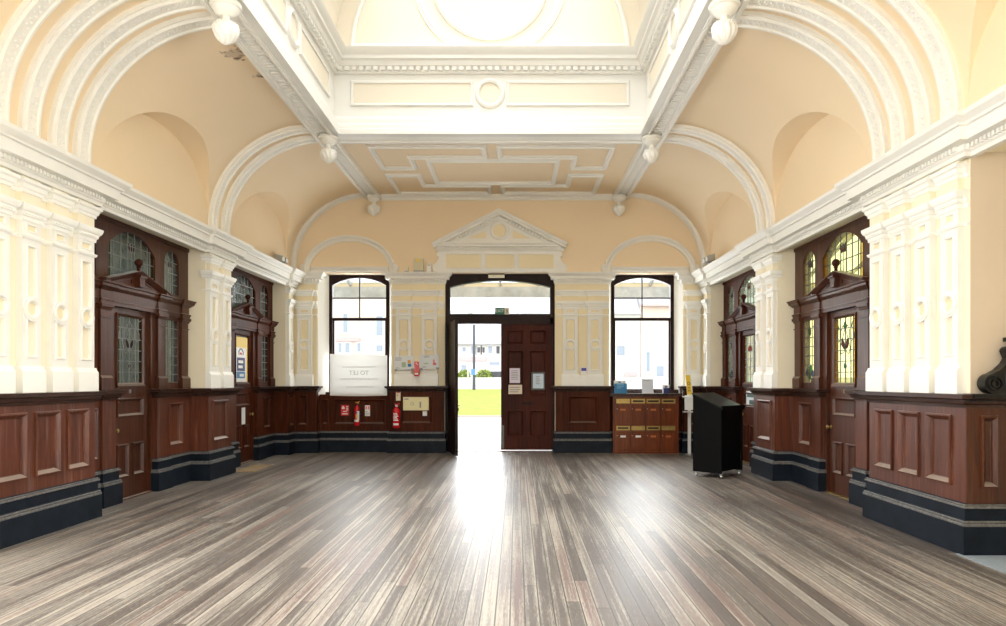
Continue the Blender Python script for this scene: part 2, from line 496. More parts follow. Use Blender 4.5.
        b.to_mesh(me); b.free()
        if smooth:
            me.polygons.foreach_set('use_smooth', [True] * len(me.polygons))
            me.set_sharp_from_angle(angle=math.radians(smooth))
        me.update()
        o = bpy.data.objects.new(name, me)
        COL.objects.link(o)
        o.location = loc
        if parent is not None: o.parent = parent
        if kind: o['kind'] = kind
        return o

def tag(o, label=None, cat=None, group=None, kind=None):
    if label: o['label'] = label
    if cat: o['category'] = cat
    if group: o['group'] = group
    if kind: o['kind'] = kind
    return o
def thing(name, loc, label, cat, group=None, kind=None):
    o = bpy.data.objects.new(name, None)
    o.empty_display_size = .1
    COL.objects.link(o); o.location = loc
    return tag(o, label, cat, group, kind)
def struct(o, label, cat):
    return tag(o, label, cat, None, 'structure')

def text_object(txt, size, name, material, parent, place, depth=.002, mirror=False):
    """raised lettering centred on place(u, v, d): u along the text, v up, d outwards"""
    cu = bpy.data.curves.new('lettering_curve', 'FONT')
    cu.body = txt; cu.size = size; cu.align_x = 'CENTER'; cu.align_y = 'CENTER'; cu.extrude = depth / 2
    tmp = bpy.data.objects.new('lettering_curve', cu)
    COL.objects.link(tmp)
    dg = bpy.context.evaluated_depsgraph_get()
    me = bpy.data.meshes.new_from_object(tmp.evaluated_get(dg))
    b = MB()
    for v in me.vertices:
        b.v(place(-v.co.x if mirror else v.co.x, v.co.y, v.co.z + depth / 2))
    for p in me.polygons: b.f(list(p.vertices))
    bpy.data.objects.remove(tmp); bpy.data.curves.remove(cu); bpy.data.meshes.remove(me)
    return b.build(name, material, parent)

def ell(a, b, n, t0, t1, cx=0, cz=0, e=2.0):
    """points of a (super)ellipse from angle t0 to t1"""
    out = []
    for k in range(n + 1):
        t = t0 + (t1 - t0) * k / n
        c, s = math.cos(t), math.sin(t)
        out.append((cx + a * math.copysign(abs(c) ** (2 / e), c), cz + b * math.copysign(abs(s) ** (2 / e), s)))
    return out

def seg_arch(a0, a1, zs, zc):
    """segmental arch: springs at zs, crown at zc"""
    h = (a1 - a0) / 2; r = zc - zs; R = (h * h + r * r) / (2 * r); c = (a0 + a1) / 2
    return lambda a: zc - R + math.sqrt(max(0, R * R - (a - c) ** 2))
# ------------------------------------------------------------------ room shell
WP, WB, SCR = 4.21, 4.27, 4.53            # pilaster face, pier body, plane of the door screens
YB, YR = D, -0.94                          # far wall, wall behind the camera
P1, P2, P3, P0, PR = (5.84, 7.40), (10.15, 10.94), (13.66, YB), (2.29, 3.06), (YR, -0.44)
C1, C2 = 8.70, 12.24                      # centres of the two door bays
BAYS = [(8.87, 1.36), (12.33, 1.36), (4.45, 1.42), (0.925, 1.36)]
LIN, CORT, SPR = 3.45, 3.70, 3.87          # lintel soffit, cornice top, foot of the cove
CA, CB, CTOP = 1.58, 1.48, 5.35            # cove half axes, flat ceiling height
SIDE = {-1: 'on the grey glass door side', 1: 'on the yellow glass door side'}
SIDEN = {-1: 'left', 1: 'right'}

b = MB(); b.face([(-4.72, YR, 0), (4.72, YR, 0), (4.72, 14.45, 0), (-4.72, 14.45, 0)])
b.face([(-4.72, YR, -.12), (4.72, YR, -.12), (4.72, 14.45, -.12), (-4.72, 14.45, -.12)])
struct(b.build('floor', 'floor', origin=(0, 0, 0)), 'worn dark timber floorboards running towards the open doorway', 'floor')
b = MB(); b.box(4.19, 5.8, 3.06, 5.84, 0.0, .006)
struct(b.build('floor_lino', 'lino'), 'strip of blue grey lino beyond the end of the panelled pier', 'floor')

def lun(y):
    for c, hw in BAYS:
        u = abs(y - c) / hw
        if u < 1: return CORT + 1.13 * (1 - u ** 2.3) ** (1 / 2.3)
    return 0

stations = {YR, YB}
for c, hw in BAYS:
    for k in range(-22, 23): stations.add(round(c + hw * math.sin(k / 22 * PI / 2), 4))
for k in range(60): stations.add(round(YR + (YB - YR) * k / 59, 3))
stations = sorted(stations)

for s in (-1, 1):
    b = MB(side_T(s))
    for i, p in enumerate((P1, P2, P3, P0, PR)):
        wout = (5.9 if i in (0, 3) else 4.60) if s == 1 else 4.95
        b.box(p[0], p[1] if i != 2 else YB, WB, wout, 0, LIN)
    b.box(YR, YB, WB, 4.95, LIN, CORT)
    b.box(-0.44, 2.29, 4.6, 4.95, 0, 1.3)
    if s == -1: b.box(3.06, 5.84, 4.6, 4.95, 0, 1.3)
    else:
        b.box(3.06, 5.84, 5.8, 5.95, 0, LIN); b.box(3.06, 5.84, 4.95, 5.95, LIN, LIN + .1)
    if s == 1: b.box(5.835, 5.85, WB + .002, 5.8, 0, LIN, 2)  # thin lining in the darker beige that carries the return's shade
    # tympana above the cornice
    for p, q in zip(stations, stations[1:]):
        zp, zq = max(SPR, lun(p)), max(SPR, lun(q))
        b.face([(p, 4.26, CORT - .05), (q, 4.26, CORT - .05), (q, 4.26, zq), (p, 4.26, zp)], 1)
        b.face([(p, 4.36, CORT - .05), (q, 4.36, CORT - .05), (q, 4.36, zq), (p, 4.36, zp)], 1)
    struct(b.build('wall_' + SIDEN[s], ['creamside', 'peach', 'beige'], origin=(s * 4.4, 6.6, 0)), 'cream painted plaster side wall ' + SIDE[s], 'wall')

# cove with lunettes
b = MB()
for s in (-1, 1):
    T = side_T(s); b.T = T
    cols_c, cols_l = [], []
    for y in stations:
        zl = lun(y)
        th = math.asin(min(1, max(0, (zl - SPR) / CB)))
        i0 = CA * (1 - math.cos(th))
        cols_l.append((b.v((y, 4.26, max(SPR, zl))), b.v((y, 4.26 - i0, max(SPR, zl)))))
        cols_c.append([b.v((y, 4.26 - CA * (1 - math.cos(t)), SPR + CB * math.sin(t))) for t in [th + (PI / 2 - th) * k / 20 for k in range(21)]])
    for A, Bc in zip(cols_c, cols_c[1:]):
        for k in range(20): b.f((A[k], A[k + 1], Bc[k + 1], Bc[k]))
    for A, Bc in zip(cols_l, cols_l[1:]): b.f((A[0], A[1], Bc[1], Bc[0]))
b.T = ID
for y0, y1 in ((10.56, YB), (YR, 2.66)):
    b.box(-2.8, 2.8, y0, y1, CTOP, CTOP + .08)
cv = b.build('ceiling', 'peach', smooth=40, origin=(0, 6.6, CTOP))
struct(cv, 'peach plaster ceiling, coved at both sides with arched lunettes', 'ceiling')

WX = 2.42
# longitudinal and cross beams with carved soffit band
for s in (-1, 1):
    b = MB(beam_T(s))
    b.box(YR, YB, WX, 2.72, 5.30, 5.50)
    for w0, w1 in ((2.425, 2.475), (2.66, 2.735)):
        b.box(YR, YB, w0, w1, 5.265, 5.31)
        b.box(YR, YB, w0 + .015, w1 - .015, 5.25, 5.27)
    y = YR + .05
    while y < YB - .1:
        b.box(y, y + .045, 2.515, 2.615, 5.287, 5.302); b.box(y + .05, y + .065, 2.49, 2.64, 5.292, 5.302)
        y += .08
    struct(b.build('trim_beam', 'white'), 'long white ceiling beam with carved soffit band ' + SIDE[s], 'ceiling beam')
b = MB()
b.box(-WX, WX, 10.56, 10.86, 5.30, 5.50); b.box(-WX, WX, 10.80, 10.87, 5.275, 5.31)
struct(b.build('trim_beam', 'white'), 'white cross beam closing the far end of the skylight opening', 'ceiling beam')
b = MB(); b.box(-WX, WX, WX, 2.66, 5.30, 5.50)
struct(b.build('trim_beam', 'white'), 'white cross beam closing the end of the skylight over the camera', 'ceiling beam')

# fretted mouldings of the flat ceiling
yr = lambda r: r * D
fp = [(0, 0), (.0, .03), (.022, .04), (.03, .06), (.058, .06), (.066, .04), (.088, .03), (.088, 0)]
def fret(pts, label):
    b = MB(lambda p: (p[0], p[2], CTOP - p[1]))    # drawn in plan, profile hangs down
    b.sweep_arch(pts, [(o - .044, d) for o, d in fp], 0, closed=True)
    return struct(b.build('trim_coffer', 'white', smooth=20), label, 'ceiling moulding')
LF = [(-2.0, .787), (-.13, .787), (-.13, .826), (-1.42, .826), (-1.42, .868), (-2.0, .868)]
LN = [(-2.0, .898), (-1.42, .898), (-1.42, .946), (-.13, .946), (-.13, .984), (-2.0, .984)]
for s in (-1, 1):
    for pts, wd in ((LF, 'beside the skylight'), (LN, 'beside the far wall')):
        fret([(-s * x, yr(r)) for x, r in pts][::-s], 'L shaped ceiling moulding %s %s' % (wd, SIDE[s]))
fret([(-1.13, yr(.838)), (1.13, yr(.838)), (1.13, yr(.934)), (-1.13, yr(.934))], 'oblong moulding in the middle of the flat ceiling panel')
b = MB(); b.box(-2.4, 2.4, YB - .09, YB, 5.29, CTOP); b.box(-2.4, 2.4, YB - .05, YB, 5.24, 5.30)
struct(b.build('trim_ceiling', 'white'), 'white moulding where the flat ceiling meets the far wall', 'moulding')

# ------------------------------------------------------------------ skylight well and lantern
WY0, WY1 = 2.66, 10.56
b = MB()
b.box(-WX - .2, WX + .2, WY1, WY1 + .2, 5.49, 6.60)
b.box(-WX - .2, WX + .2, WY0 - .2, WY0, 5.49, 6.60)
b.box(-WX - .2, -WX, WY0, WY1, 5.49, 6.60); b.box(WX, WX + .2, WY0, WY1, 5.49, 6.60)
arc = ell(2.52, 2.52, 40, 0, PI, 0, 6.60)
for w0, w1 in ((WY1, WY1 + .2), (WY0 - .2, WY0)):
    b.prism(arc, w0, w1, 1, 1)
for t0, t1 in ((0, .66), (PI - .66, PI)):
    A, Bq = ell(2.42, 2.42, 12, t0, t1, 0, 6.60), ell(2.56, 2.56, 12, t0, t1, 0, 6.60)
    b.prism(A + Bq[::-1], WY0, WY1, 1, 1)
struct(b.build('wall_skylight', ['shaftwhite', 'lantern'], origin=(0, 6.6, 5.3)), 'tall cream and white shaft walls of the rectangular rooflight', 'skylight shaft')
loop = [(-WX, WY1), (WX, WY1), (WX, WY0), (-WX, WY0)]
b = MB()
b.sweep_plan(loop, [(-.02, 5.285), (.10, 5.285), (.10, 5.36), (.075, 5.38), (.075, 5.44), (.05, 5.47), (.05, 5.53), (.03, 5.57), (-.02, 5.60)], True)
struct(b.build('trim_skylight_base', 'shaftwhite', smooth=25), 'stepped white moulding round the bottom of the skylight', 'moulding')
b = MB()
b.sweep_plan(loop, [(-.02, 6.24), (.04, 6.24), (.05, 6.30), (.11, 6.34), (.13, 6.40), (.17, 6.42), (.17, 6.47), (.22, 6.52), (.24, 6.57), (-.02, 6.62)], True)
for k in range(4):
    p, q = loop[k], loop[(k + 1) % 4]
    L = math.hypot(q[0] - p[0], q[1] - p[1]); d = ((q[0] - p[0]) / L, (q[1] - p[1]) / L); n = (d[1], -d[0])
    m_ = int(L / .11)
    for j in range(1, m_):
        cx, cy = p[0] + d[0] * j * L / m_ + n[0] * .065, p[1] + d[1] * j * L / m_ + n[1] * .065
        hx, hy = (.035, .03) if abs(d[0]) > .5 else (.03, .035)
        b.box(cx - hx, cx + hx, cy - hy, cy + hy, 6.275, 6.335)
struct(b.build('trim_skylight_cornice', 'shaftwhite', smooth=25), 'white dentil cornice round the upper part of the skylight shaft', 'moulding')
# panel frieze
def frieze(T, a0, a1, w, rings, label):
    b = MB(T)
    edges = [a0] + [x for c in rings for x in (c - .30, c + .30)] + [a1]
    for k in range(0, len(edges), 2):
        p, q = edges[k], edges[k + 1]
        b.box(p, q, w - .006, w + .01, 5.79, 6.10, 1)
        rect = [(p, 5.79), (p, 6.10), (q, 6.10), (q, 5.79)]
        b.sweep_arch(rect, [(.0, 0), (.0, -.022), (.03, -.03), (.045, -.012), (.045, 0)], w, closed=True)
    for c in rings:
        b.lathe([(.17, -.006), (.17, .01)], (c, w, 5.945), 32, 1, m=1)
        b.ring((c, w, 5.945), .18, [(-.015, 0), (-.015, -.03), (.015, -.045), (.045, -.03), (.06, 0)])
    struct(b.build('trim_frieze', ['shaftwhite', 'lantern'], smooth=25), label, 'moulded frieze')
frieze(ID, -2.12, 2.12, WY1, [0.0], 'frieze of cream panels with a ring on the far skylight wall')
for s in (-1, 1):
    frieze(beam_T(s), 3.0, 10.2, WX, [4.6, 6.6, 8.6], 'frieze of cream panels along the skylight wall ' + SIDE[s])
b = MB()
mp_ = [(-.04, 0), (-.04, -.025), (0, -.045), (.04, -.025), (.04, 0)]
b.ring((0, WY1, 7.68), .87, mp_, 64)
b.ring((0, WY1, 7.68), 1.13, [(-.05, 0), (-.05, -.02), (-.015, -.02), (0, -.035), (.015, -.02), (.05, -.02), (.05, 0)], 64, -1.13, PI + 1.13)
for s in (-1, 1):
    b.T = (lambda p, s=s: (s * p[0], p[1], p[2]))
    t_ = 0.055
    pth = [(.62, 6.675)] + [(2.14 * math.cos(t), 6.56 + 2.14 * math.sin(t)) for t in [t_ + (1.35 - t_) * k / 24 for k in range(25)]]
    b.sweep_arch(pth, [(-.03, 0), (-.03, -.03), (0, -.04), (.03, -.03), (.03, 0)], WY1)
struct(b.build('trim_lunette', 'shaftwhite', smooth=30), 'round ring and arched panel mouldings high on the far skylight wall', 'moulding')
# glazed barrel roof of the lantern
rt = thing('window_rooflight', (0, 6.61, 8.0), 'curved glazed barrel roof of the skylight lantern', 'rooflight', None, 'structure')
b = MB()
gl = ell(2.48, 2.48, 16, .66, PI - .66, 0, 6.60)
for p, q in zip(gl, gl[1:]): b.face([(p[0], WY0, p[1]), (q[0], WY0, q[1]), (q[0], WY1, q[1]), (p[0], WY1, p[1])])
b.build('glazing', 'roofglass', rt)
b = MB()
for k in range(9):
    y = WY0 + (WY1 - WY0) * k / 8
    b.sweep_arch(gl, [(-.03, -.025), (.03, -.025), (.03, .025), (-.03, .025)], y)
for k in (0, 4, 8, 12, 16):
    p = gl[k]; b.box(p[0] - .025, p[0] + .025, WY0, WY1, p[1] - .03, p[1] + .03)
b.build('glazing_bars', 'shaftwhite', rt)

# ------------------------------------------------------------------ end walls
OPEN = [(-3.73, -2.20), (-1.08, 1.21), (2.34, 3.88)]
b = MB()
edges = [-4.95] + [x for o in OPEN for x in o] + [4.64]
for k in range(0, len(edges), 2): b.box(edges[k], edges[k + 1], YB, 14.60, 0, 3.72)
b.box(-4.95, 4.95, YB, 14.60, 3.72, 5.7, 1)
for o in (OPEN[0], OPEN[2]): b.box(o[0], o[1], 14.24, 14.60, 0, 1.16)
struct(b.build('wall_back', ['cream', 'peach'], origin=(0, 14.38, 0)), 'far end wall with two tall windows and the open entrance', 'wall')
b = MB()
for x0, x1 in ((-4.95, -3.8), (-2.2, -1.15), (1.15, 2.2), (3.8, 4.95)): b.box(x0, x1, YR - .4, YR, 0, 3.72)
b.box(-4.95, 4.95, YR - .4, YR, 3.72, 5.7)
for x0, x1 in ((-3.8, -2.2), (2.2, 3.8)): b.box(x0, x1, YR - .4, YR, 0, 1.2)
struct(b.build('wall_front', 'cream', origin=(0, YR - .2, 0)), 'end wall behind the camera position', 'wall')

# unseen side bay windows, added to go with the lamps that brighten the near piers
WN = 3
for s in (-1, 1):
    for c in (0.925, 4.45):
        if s == 1 and c > 3: continue
        wq = 4.75
        rt = thing('window_%d' % WN, (s * wq, c, 1.3), ('added side window of the bay beside the wide pier ' if c > 3 else 'added side window of the bay next to the camera ') + SIDE[s], 'window', None, 'structure'); WN += 1
        b = MB(side_T(s)); T0, T1 = c - 1.39, c + 1.39
        for k in range(4):
            a = T0 + (T1 - T0 - .08) * k / 3; b.box(a, a + .08, wq - .04, wq + .04, 1.3, LIN)
        for z in (1.3, 2.5, LIN - .08): b.box(T0, T1, wq - .035, wq + .035, z, z + .08)
        b.build('window_frame', 'wooddark', rt)
        b = MB(side_T(s)); b.face([(T0, wq, 1.3), (T1, wq, 1.3), (T1, wq, LIN), (T0, wq, LIN)]); b.build('window_pane', 'clear', rt)
for x0, x1, z0 in ((-3.8, -2.2, 1.2), (-1.15, 1.15, .0), (2.2, 3.8, 1.2)):
    rt = thing('window_%d' % WN, ((x0 + x1) / 2, YR - .2, z0), 'tall window of the end wall behind the camera ' + ('at the centre' if x0 == -1.15 else SIDE[-1 if x0 < 0 else 1]), 'window', None, 'structure'); WN += 1
    b = MB()
    for x in (x0, (x0 + x1) / 2 - .04, x1 - .08): b.box(x, x + .08, YR - .24, YR - .16, z0, 3.72)
    for z in (z0, 2.7, 3.64): b.box(x0, x1, YR - .23, YR - .17, z, z + .08)
    b.build('window_frame', 'wooddark', rt)
    b = MB(); b.face([(x0, YR - .2, z0), (x1, YR - .2, z0), (x1, YR - .2, 3.72), (x0, YR - .2, 3.72)]); b.build('window_pane', 'clear', rt)

# splayed white window reveals
for n_, (p, q, wd) in enumerate(((-3.73, -3.55, 'outer'), (-2.20, -2.275, 'inner'), (2.34, 2.405, 'inner'), (3.88, 3.735, 'outer'))):
    b = MB(); d_ = .02 if q > p else -.02
    b.prism([(p - d_, YB - .005), (q, 14.36), (q, 14.40), (p - d_, 14.40)] , 1.17, 3.70, 2)
    side = -1 if n_ < 2 else 1
    struct(b.build('trim_reveal', 'brightwhite'), '%s splayed white window reveal %s' % (wd, SIDE[side]), 'window reveal')

# ------------------------------------------------------------------ cornices
cprof = [(-.02, 3.395), (.035, 3.395), (.035, 3.43), (.055, 3.445), (.055, 3.49), (.15, 3.498), (.16, 3.60), (.185, 3.605), (.19, 3.625), (.215, 3.645), (.24, 3.665), (.25, 3.70), (-.02, 3.715)]
for s in (-1, 1):
    b = MB(side_T(s))
    path = [(YR, WP), (-.40, WP), (-.40, WB), (2.25, WB), (2.25, WP), (3.10, WP), (3.10, WB), (5.80, WB), (5.80, WP), (7.44, WP), (7.44, WB), (10.11, WB), (10.11, WP), (10.98, WP), (10.98, WB), (13.62, WB), (13.62, WP), (YB, WP)]
    b.sweep_plan(path, cprof)
    for p, q in zip(path, path[1:]):
        if p[1] == q[1]:
            y = p[0] + .02
            while y < q[0] - .03:
                b.box(y, y + .026, p[1] - .088, p[1] - .05, 3.452, 3.49); y += .05
    struct(b.build('trim_cornice_' + SIDEN[s], 'white', smooth=25), 'deep white dentil cornice along the wall ' + SIDE[s], 'cornice')

# back-wall imposts
iprof = [(-.02, 3.50), (.03, 3.50), (.03, 3.53), (.045, 3.54), (.045, 3.588), (.105, 3.595), (.11, 3.65), (.13, 3.67), (.16, 3.70), (.165, 3.73), (-.02, 3.74)]
IMP = [([(-4.27, YB), (-3.73, YB), (-3.73, 14.34)], 'in the corner %s' % SIDE[-1]),
       ([(-2.20, 14.34), (-2.20, YB), (-1.10, YB), (-1.10, 14.3)], 'between entrance and window %s' % SIDE[-1]),
       ([(1.23, 14.3), (1.23, YB), (2.34, YB), (2.34, 14.34)], 'between entrance and window %s' % SIDE[1]),
       ([(3.88, 14.34), (3.88, YB), (4.27, YB)], 'in the corner %s' % SIDE[1])]
for path, wd in IMP:
    b = MB(); b.sweep_plan(path, iprof)
    for p, q in zip(path, path[1:]):
        if p[1] == q[1]:
            x = p[0] + .015
            while x < q[0] - .03: b.box(x, x + .034, YB - .097, YB - .045, 3.543, 3.588); x += .068
    struct(b.build('trim_impost', 'white', smooth=25), 'white dentil impost ' + wd, 'cornice')

# ------------------------------------------------------------------ vault ribs
def octa(b, c, r):
    i = [b.v((c[0] + d[0] * r, c[1] + d[1] * r, c[2] + d[2] * r)) for d in ((1, 0, 0), (0, 1, 0), (-1, 0, 0), (0, -1, 0), (0, 0, 1), (0, 0, -1))]
    for k in range(4): b.f((i[k], i[(k + 1) % 4], i[4])); b.f((i[k], i[(k + 1) % 4], i[5]))
RY1, RY2 = [6.03, 6.43, 6.835, 7.205], [10.33, 10.76]
ribpath = [(-4.26, CORT - .02)] + [(-(4.26 - CA * (1 - math.cos(t))), SPR + CB * math.sin(t)) for t in [PI / 2 * k / 36 for k in range(37)]]
ordn = ['closest to the skylight bay', 'second from the doors', 'third from the doors', 'furthest from the doors']
def rib(s, y, width, label, carved=True, deep=.075):
    b = MB(mirror_T(-s))
    h = width / 2
    pr = [(.03, -h), (-deep * .65, -h), (-deep * .65, -h + .022), (-deep, -h + .03), (-deep, -h + .052), (-deep * .72, -h + .058),
          (-deep * .72, h - .058), (-deep, h - .052), (-deep, h - .03), (-deep * .65, h - .022), (-deep * .65, h), (.03, h)]
    b.sweep_arch(ribpath, pr, y)
    if carved:
        Ls, tot = [0], 0
        for p, q in zip(ribpath, ribpath[1:]): tot += math.hypot(q[0] - p[0], q[1] - p[1]); Ls.append(tot)
        d = .03; k = 0; j = 0
        while d < tot - .03:
            while Ls[j + 1] < d: j += 1
            f_ = (d - Ls[j]) / (Ls[j + 1] - Ls[j]); p, q = ribpath[j], ribpath[j + 1]
            L = math.hypot(q[0] - p[0], q[1] - p[1]); nx, nz = (q[1] - p[1]) / L, -(q[0] - p[0]) / L
            x, z = p[0] + (q[0] - p[0]) * f_ + nx * deep * .72, p[1] + (q[1] - p[1]) * f_ + nz * deep * .72
            octa(b, (x, y + (.020 if k % 2 else -.020), z), .017)
            k += 1; d += .032
    return struct(b.build('trim_rib', 'white', smooth=30), label, 'vault rib')
for s in (-1, 1):
    for k, y in enumerate(reversed(RY1)):
        rib(s, y, .235, ['carved arch rib closest to the door bay', 'second carved arch rib from the door bay', 'third carved arch rib from the door bay', 'carved arch rib furthest from the door bay'][k] + ', over the wide pier, ' + SIDE[s])
    for k, y in enumerate(RY2):
        rib(s, y, .22, ['arch rib on the skylight side of the narrow pier', 'arch rib on the far wall side of the narrow pier'][k] + ' ' + SIDE[s], deep=.07)
    rib(s, YB - .10, .20, 'arch rib lying against the far wall ' + SIDE[s], False, .06)
# ------------------------------------------------------------------ pilasters and their caps
def pilaster(T, a0, a1, wb, wp, label, medal_z=2.165):
    c = (a0 + a1) / 2; wb -= .002
    root = thing('pilaster', T((c, wp, 1.375)), label, 'pilaster', 'panelled wall pilasters')
    b = MB(T)
    path = [(a0 - .03, wb + .0), (a0 - .03, wp - .03), (a1 + .03, wp - .03), (a1 + .03, wb)]
    b.box(a0 - .03, a1 + .03, wp - .03, wb, 1.375, 1.575)
    b.prism([(wp - .03, 1.575), (wp - .012, 1.60), (wp - .004, 1.625), (wb, 1.625), (wb, 1.575)], a0 - .03, a1 + .03, 0)
    b.build('pilaster_base', 'brightwhite', root)
    b = MB(T)
    in_ = .052
    b.board(a0, a1, 1.62, 2.835, wp, wb - wp, [(a0 + in_, a1 - in_, 1.70, 2.765)], [(0, 0), (.004, -.008), (.012, -.010), (.020, .004), (.022, .022)], 0, 1)
    b.build('shaft', ['white', 'cream' if wp > 10 else 'creamside'], root)
    b = MB(T)
    b.ring((c, wp + .022, medal_z), .086, [(-.022, 0), (-.022, -.030), (-.008, -.044), (.010, -.044), (.014, -.036), (.034, -.036), (.034, 0)], 32)
    b.lathe([(.075, 0), (.075, -.012)], (c, wp + .022, medal_z), 28, 1, m=1)
    b.build('medallion', ['white', 'cream'], root, 30)
    b = MB(T)
    b.board(a0, a1, 2.835, 3.01, wp, wb - wp, [(a0 + in_, a1 - in_, 2.885, 2.965)], [(0, 0), (.004, -.006), (.012, -.006), (.018, .010)], 0, 1)
    b.build('necking', ['white', 'cream'], root)
    b = MB(T)
    b.box(a0, a1, wp, wb, 3.01, 3.41)
    b.build('capital_block', 'cream' if wp > 10 else 'creamside', root)
    return root

def caps(T, p0, p1, pils, wb, wp, label):
    path = []
    if pils[0][0] - p0 < .03: path += [(pils[0][0], wb + .06)]
    else: path += [(p0 + .004, wb)]
    for a0, a1 in pils:
        if path[-1][0] != a0: path.append((a0, wb))
        path += [(a0, wp), (a1, wp), (a1, wb)]
    if p1 - pils[-1][1] > .03: path.append((p1 - .004, wb))
    else: path[-1] = (pils[-1][1], wb + .06)
    b = MB(T)
    b.sweep_plan(path, [(-.01, 3.245), (.014, 3.245), (.018, 3.275), (.03, 3.285), (.04, 3.32), (.058, 3.335), (.06, 3.362), (-.01, 3.37)])
    b.sweep_plan(path, [(-.01, 2.985), (.012, 2.985), (.016, 3.02), (.028, 3.03), (.034, 3.06), (.05, 3.075), (.062, 3.105), (.064, 3.13), (-.01, 3.14)])
    b.sweep_plan(path, [(-.01, 2.825), (.012, 2.825), (.022, 2.845), (.022, 2.855), (-.01, 2.865)])
    for p, q in zip(path, path[1:]):
        if p[1] == q[1] and q[0] > p[0]:
            a = p[0] + .012
            while a < q[0] - .01: octa(b, (a, p[1] - .036, 3.045), .011); a += .024
    return struct(b.build('trim_caps', 'brightwhite', smooth=25), label, 'cap moulding')

PL1 = [(5.905, 6.155), (6.308, 6.558), (6.712, 6.962), (7.11, 7.385)]
PL2 = [(10.17, 10.46), (10.63, 10.92)]
W1 = ['pilaster of the wide pier beside the door bay', 'second pilaster of the wide pier from the door bay', 'third pilaster of the wide pier from the door bay', 'pilaster of the wide pier furthest from the doors']
W2 = ['skylight side pilaster of the narrow pier', 'far wall side pilaster of the narrow pier']
for s in (-1, 1):
    T = side_T(s)
    for k, (a, c) in enumerate(reversed(PL1)): pilaster(T, a, c, WB, WP, W1[k] + ' ' + SIDE[s])
    for k, (a, c) in enumerate(PL2): pilaster(T, a, c, WB, WP, W2[k] + ' ' + SIDE[s])
    pilaster(T, 13.70, 13.95, WB, WP, 'corner pilaster on the last stub of side wall ' + SIDE[s])
    caps(T, *P1, PL1, WB, WP, 'white cap mouldings across the wide pier ' + SIDE[s])
    caps(T, *P2, PL2, WB, WP, 'white cap mouldings across the narrow pier ' + SIDE[s])
    caps(T, 13.66, 14.08, [(13.70, 13.95)], WB, WP, 'white cap mouldings on the corner stub of side wall ' + SIDE[s])
WBP, WBB = YB - .07, YB
BPL = [(-4.14, -3.84), (-2.09, -1.77), (-1.56, -1.24), (1.37, 1.68), (1.88, 2.19), (3.95, 4.22)]
BW = ['corner pilaster on the far wall outside the window with the hung board', 'far wall pilaster beside the window with the hung board',
      'far wall pilaster beside the open door leaf', 'far wall pilaster beside the closed door leaf',
      'far wall pilaster beside the window over the letter boxes', 'corner pilaster on the far wall behind the yellow topped stand']
for (a, c), w in zip(BPL, BW): pilaster(ID, a, c, WBB, WBP, w, 2.235)
caps(ID, -4.27, -3.73, [BPL[0]], WBB, WBP, 'white cap mouldings in the far corner ' + SIDE[-1])
caps(ID, -2.20, -1.10, BPL[1:3], WBB, WBP, 'white cap mouldings over the two leaflet boards')
caps(ID, 1.23, 2.34, BPL[3:5], WBB, WBP, 'white cap mouldings over the small blue display')
caps(ID, 3.88, 4.27, [BPL[5]], WBB, WBP, 'white cap mouldings in the far corner ' + SIDE[1])
for s, x0, x1 in ((-1, -2.20, -1.10), (1, 1.23, 2.34)):
    b = MB(); b.box((BPL[1][1] if s < 0 else BPL[3][1]) + .03, (BPL[2][0] if s < 0 else BPL[4][0]) - .03, WBB - .06, WBB, 1.375, 1.60)
    struct(b.build('trim_block', 'brightwhite'), 'white base block between the paired pilasters ' + SIDE[s], 'base block')

# ------------------------------------------------------------------ dado panelling, rail and plinth
capprof = [(-.03, 1.255), (.012, 1.255), (.018, 1.28), (.04, 1.295), (.05, 1.325), (.085, 1.335), (.09, 1.372), (-.03, 1.378)]
plprof = [(-.04, 0), (.05, 0), (.05, .245), (.042, .25), (.042, .27), (.034, .275), (.034, .29), (.022, .30), (.022, .395), (.03, .40), (.03, .415), (.018, .42), (.018, .43), (.004, .44), (-.04, .44)]
WD, WSD, WPD = 4.22, 4.50, 4.47          # dado face on piers, under sidelights, of the door pedestals
Z0, Z1 = .43, 1.26
def plinth_lines(b, path):
    for lo, hi, o in ((.247, .272, .046), (.276, .292, .038), (.398, .417, .034), (.42, .432, .022)):
        b.sweep_plan(path, [(-.01, lo), (o, lo), (o + .003, (lo + hi) / 2), (o, hi), (-.01, hi)], False, 1)
def dado_run(T, path, label, wmat, boards, cap=True, capmat='woodcap', name='trim_dado'):
    b = MB(T)
    b.sweep_plan(path, plprof)
    plinth_lines(b, path)
    pl = b.build('baseboard', ['plinth', 'plinthline'])
    struct(pl, 'black painted plinth ' + label, 'skirting')
    b = MB(T)
    for kind, args in boards:
        if kind == 'b': b.board(*args)
        else: b.box(*args)
    struct(b.build(name, wmat), 'mahogany panelled dado ' + label, 'wall panelling')
    if cap:
        b = MB(T); b.sweep_plan(cap if isinstance(cap, list) else path, capprof)
        struct(b.build('trim_rail', capmat, smooth=25), 'dark moulded rail on the dado ' + label, 'dado rail')

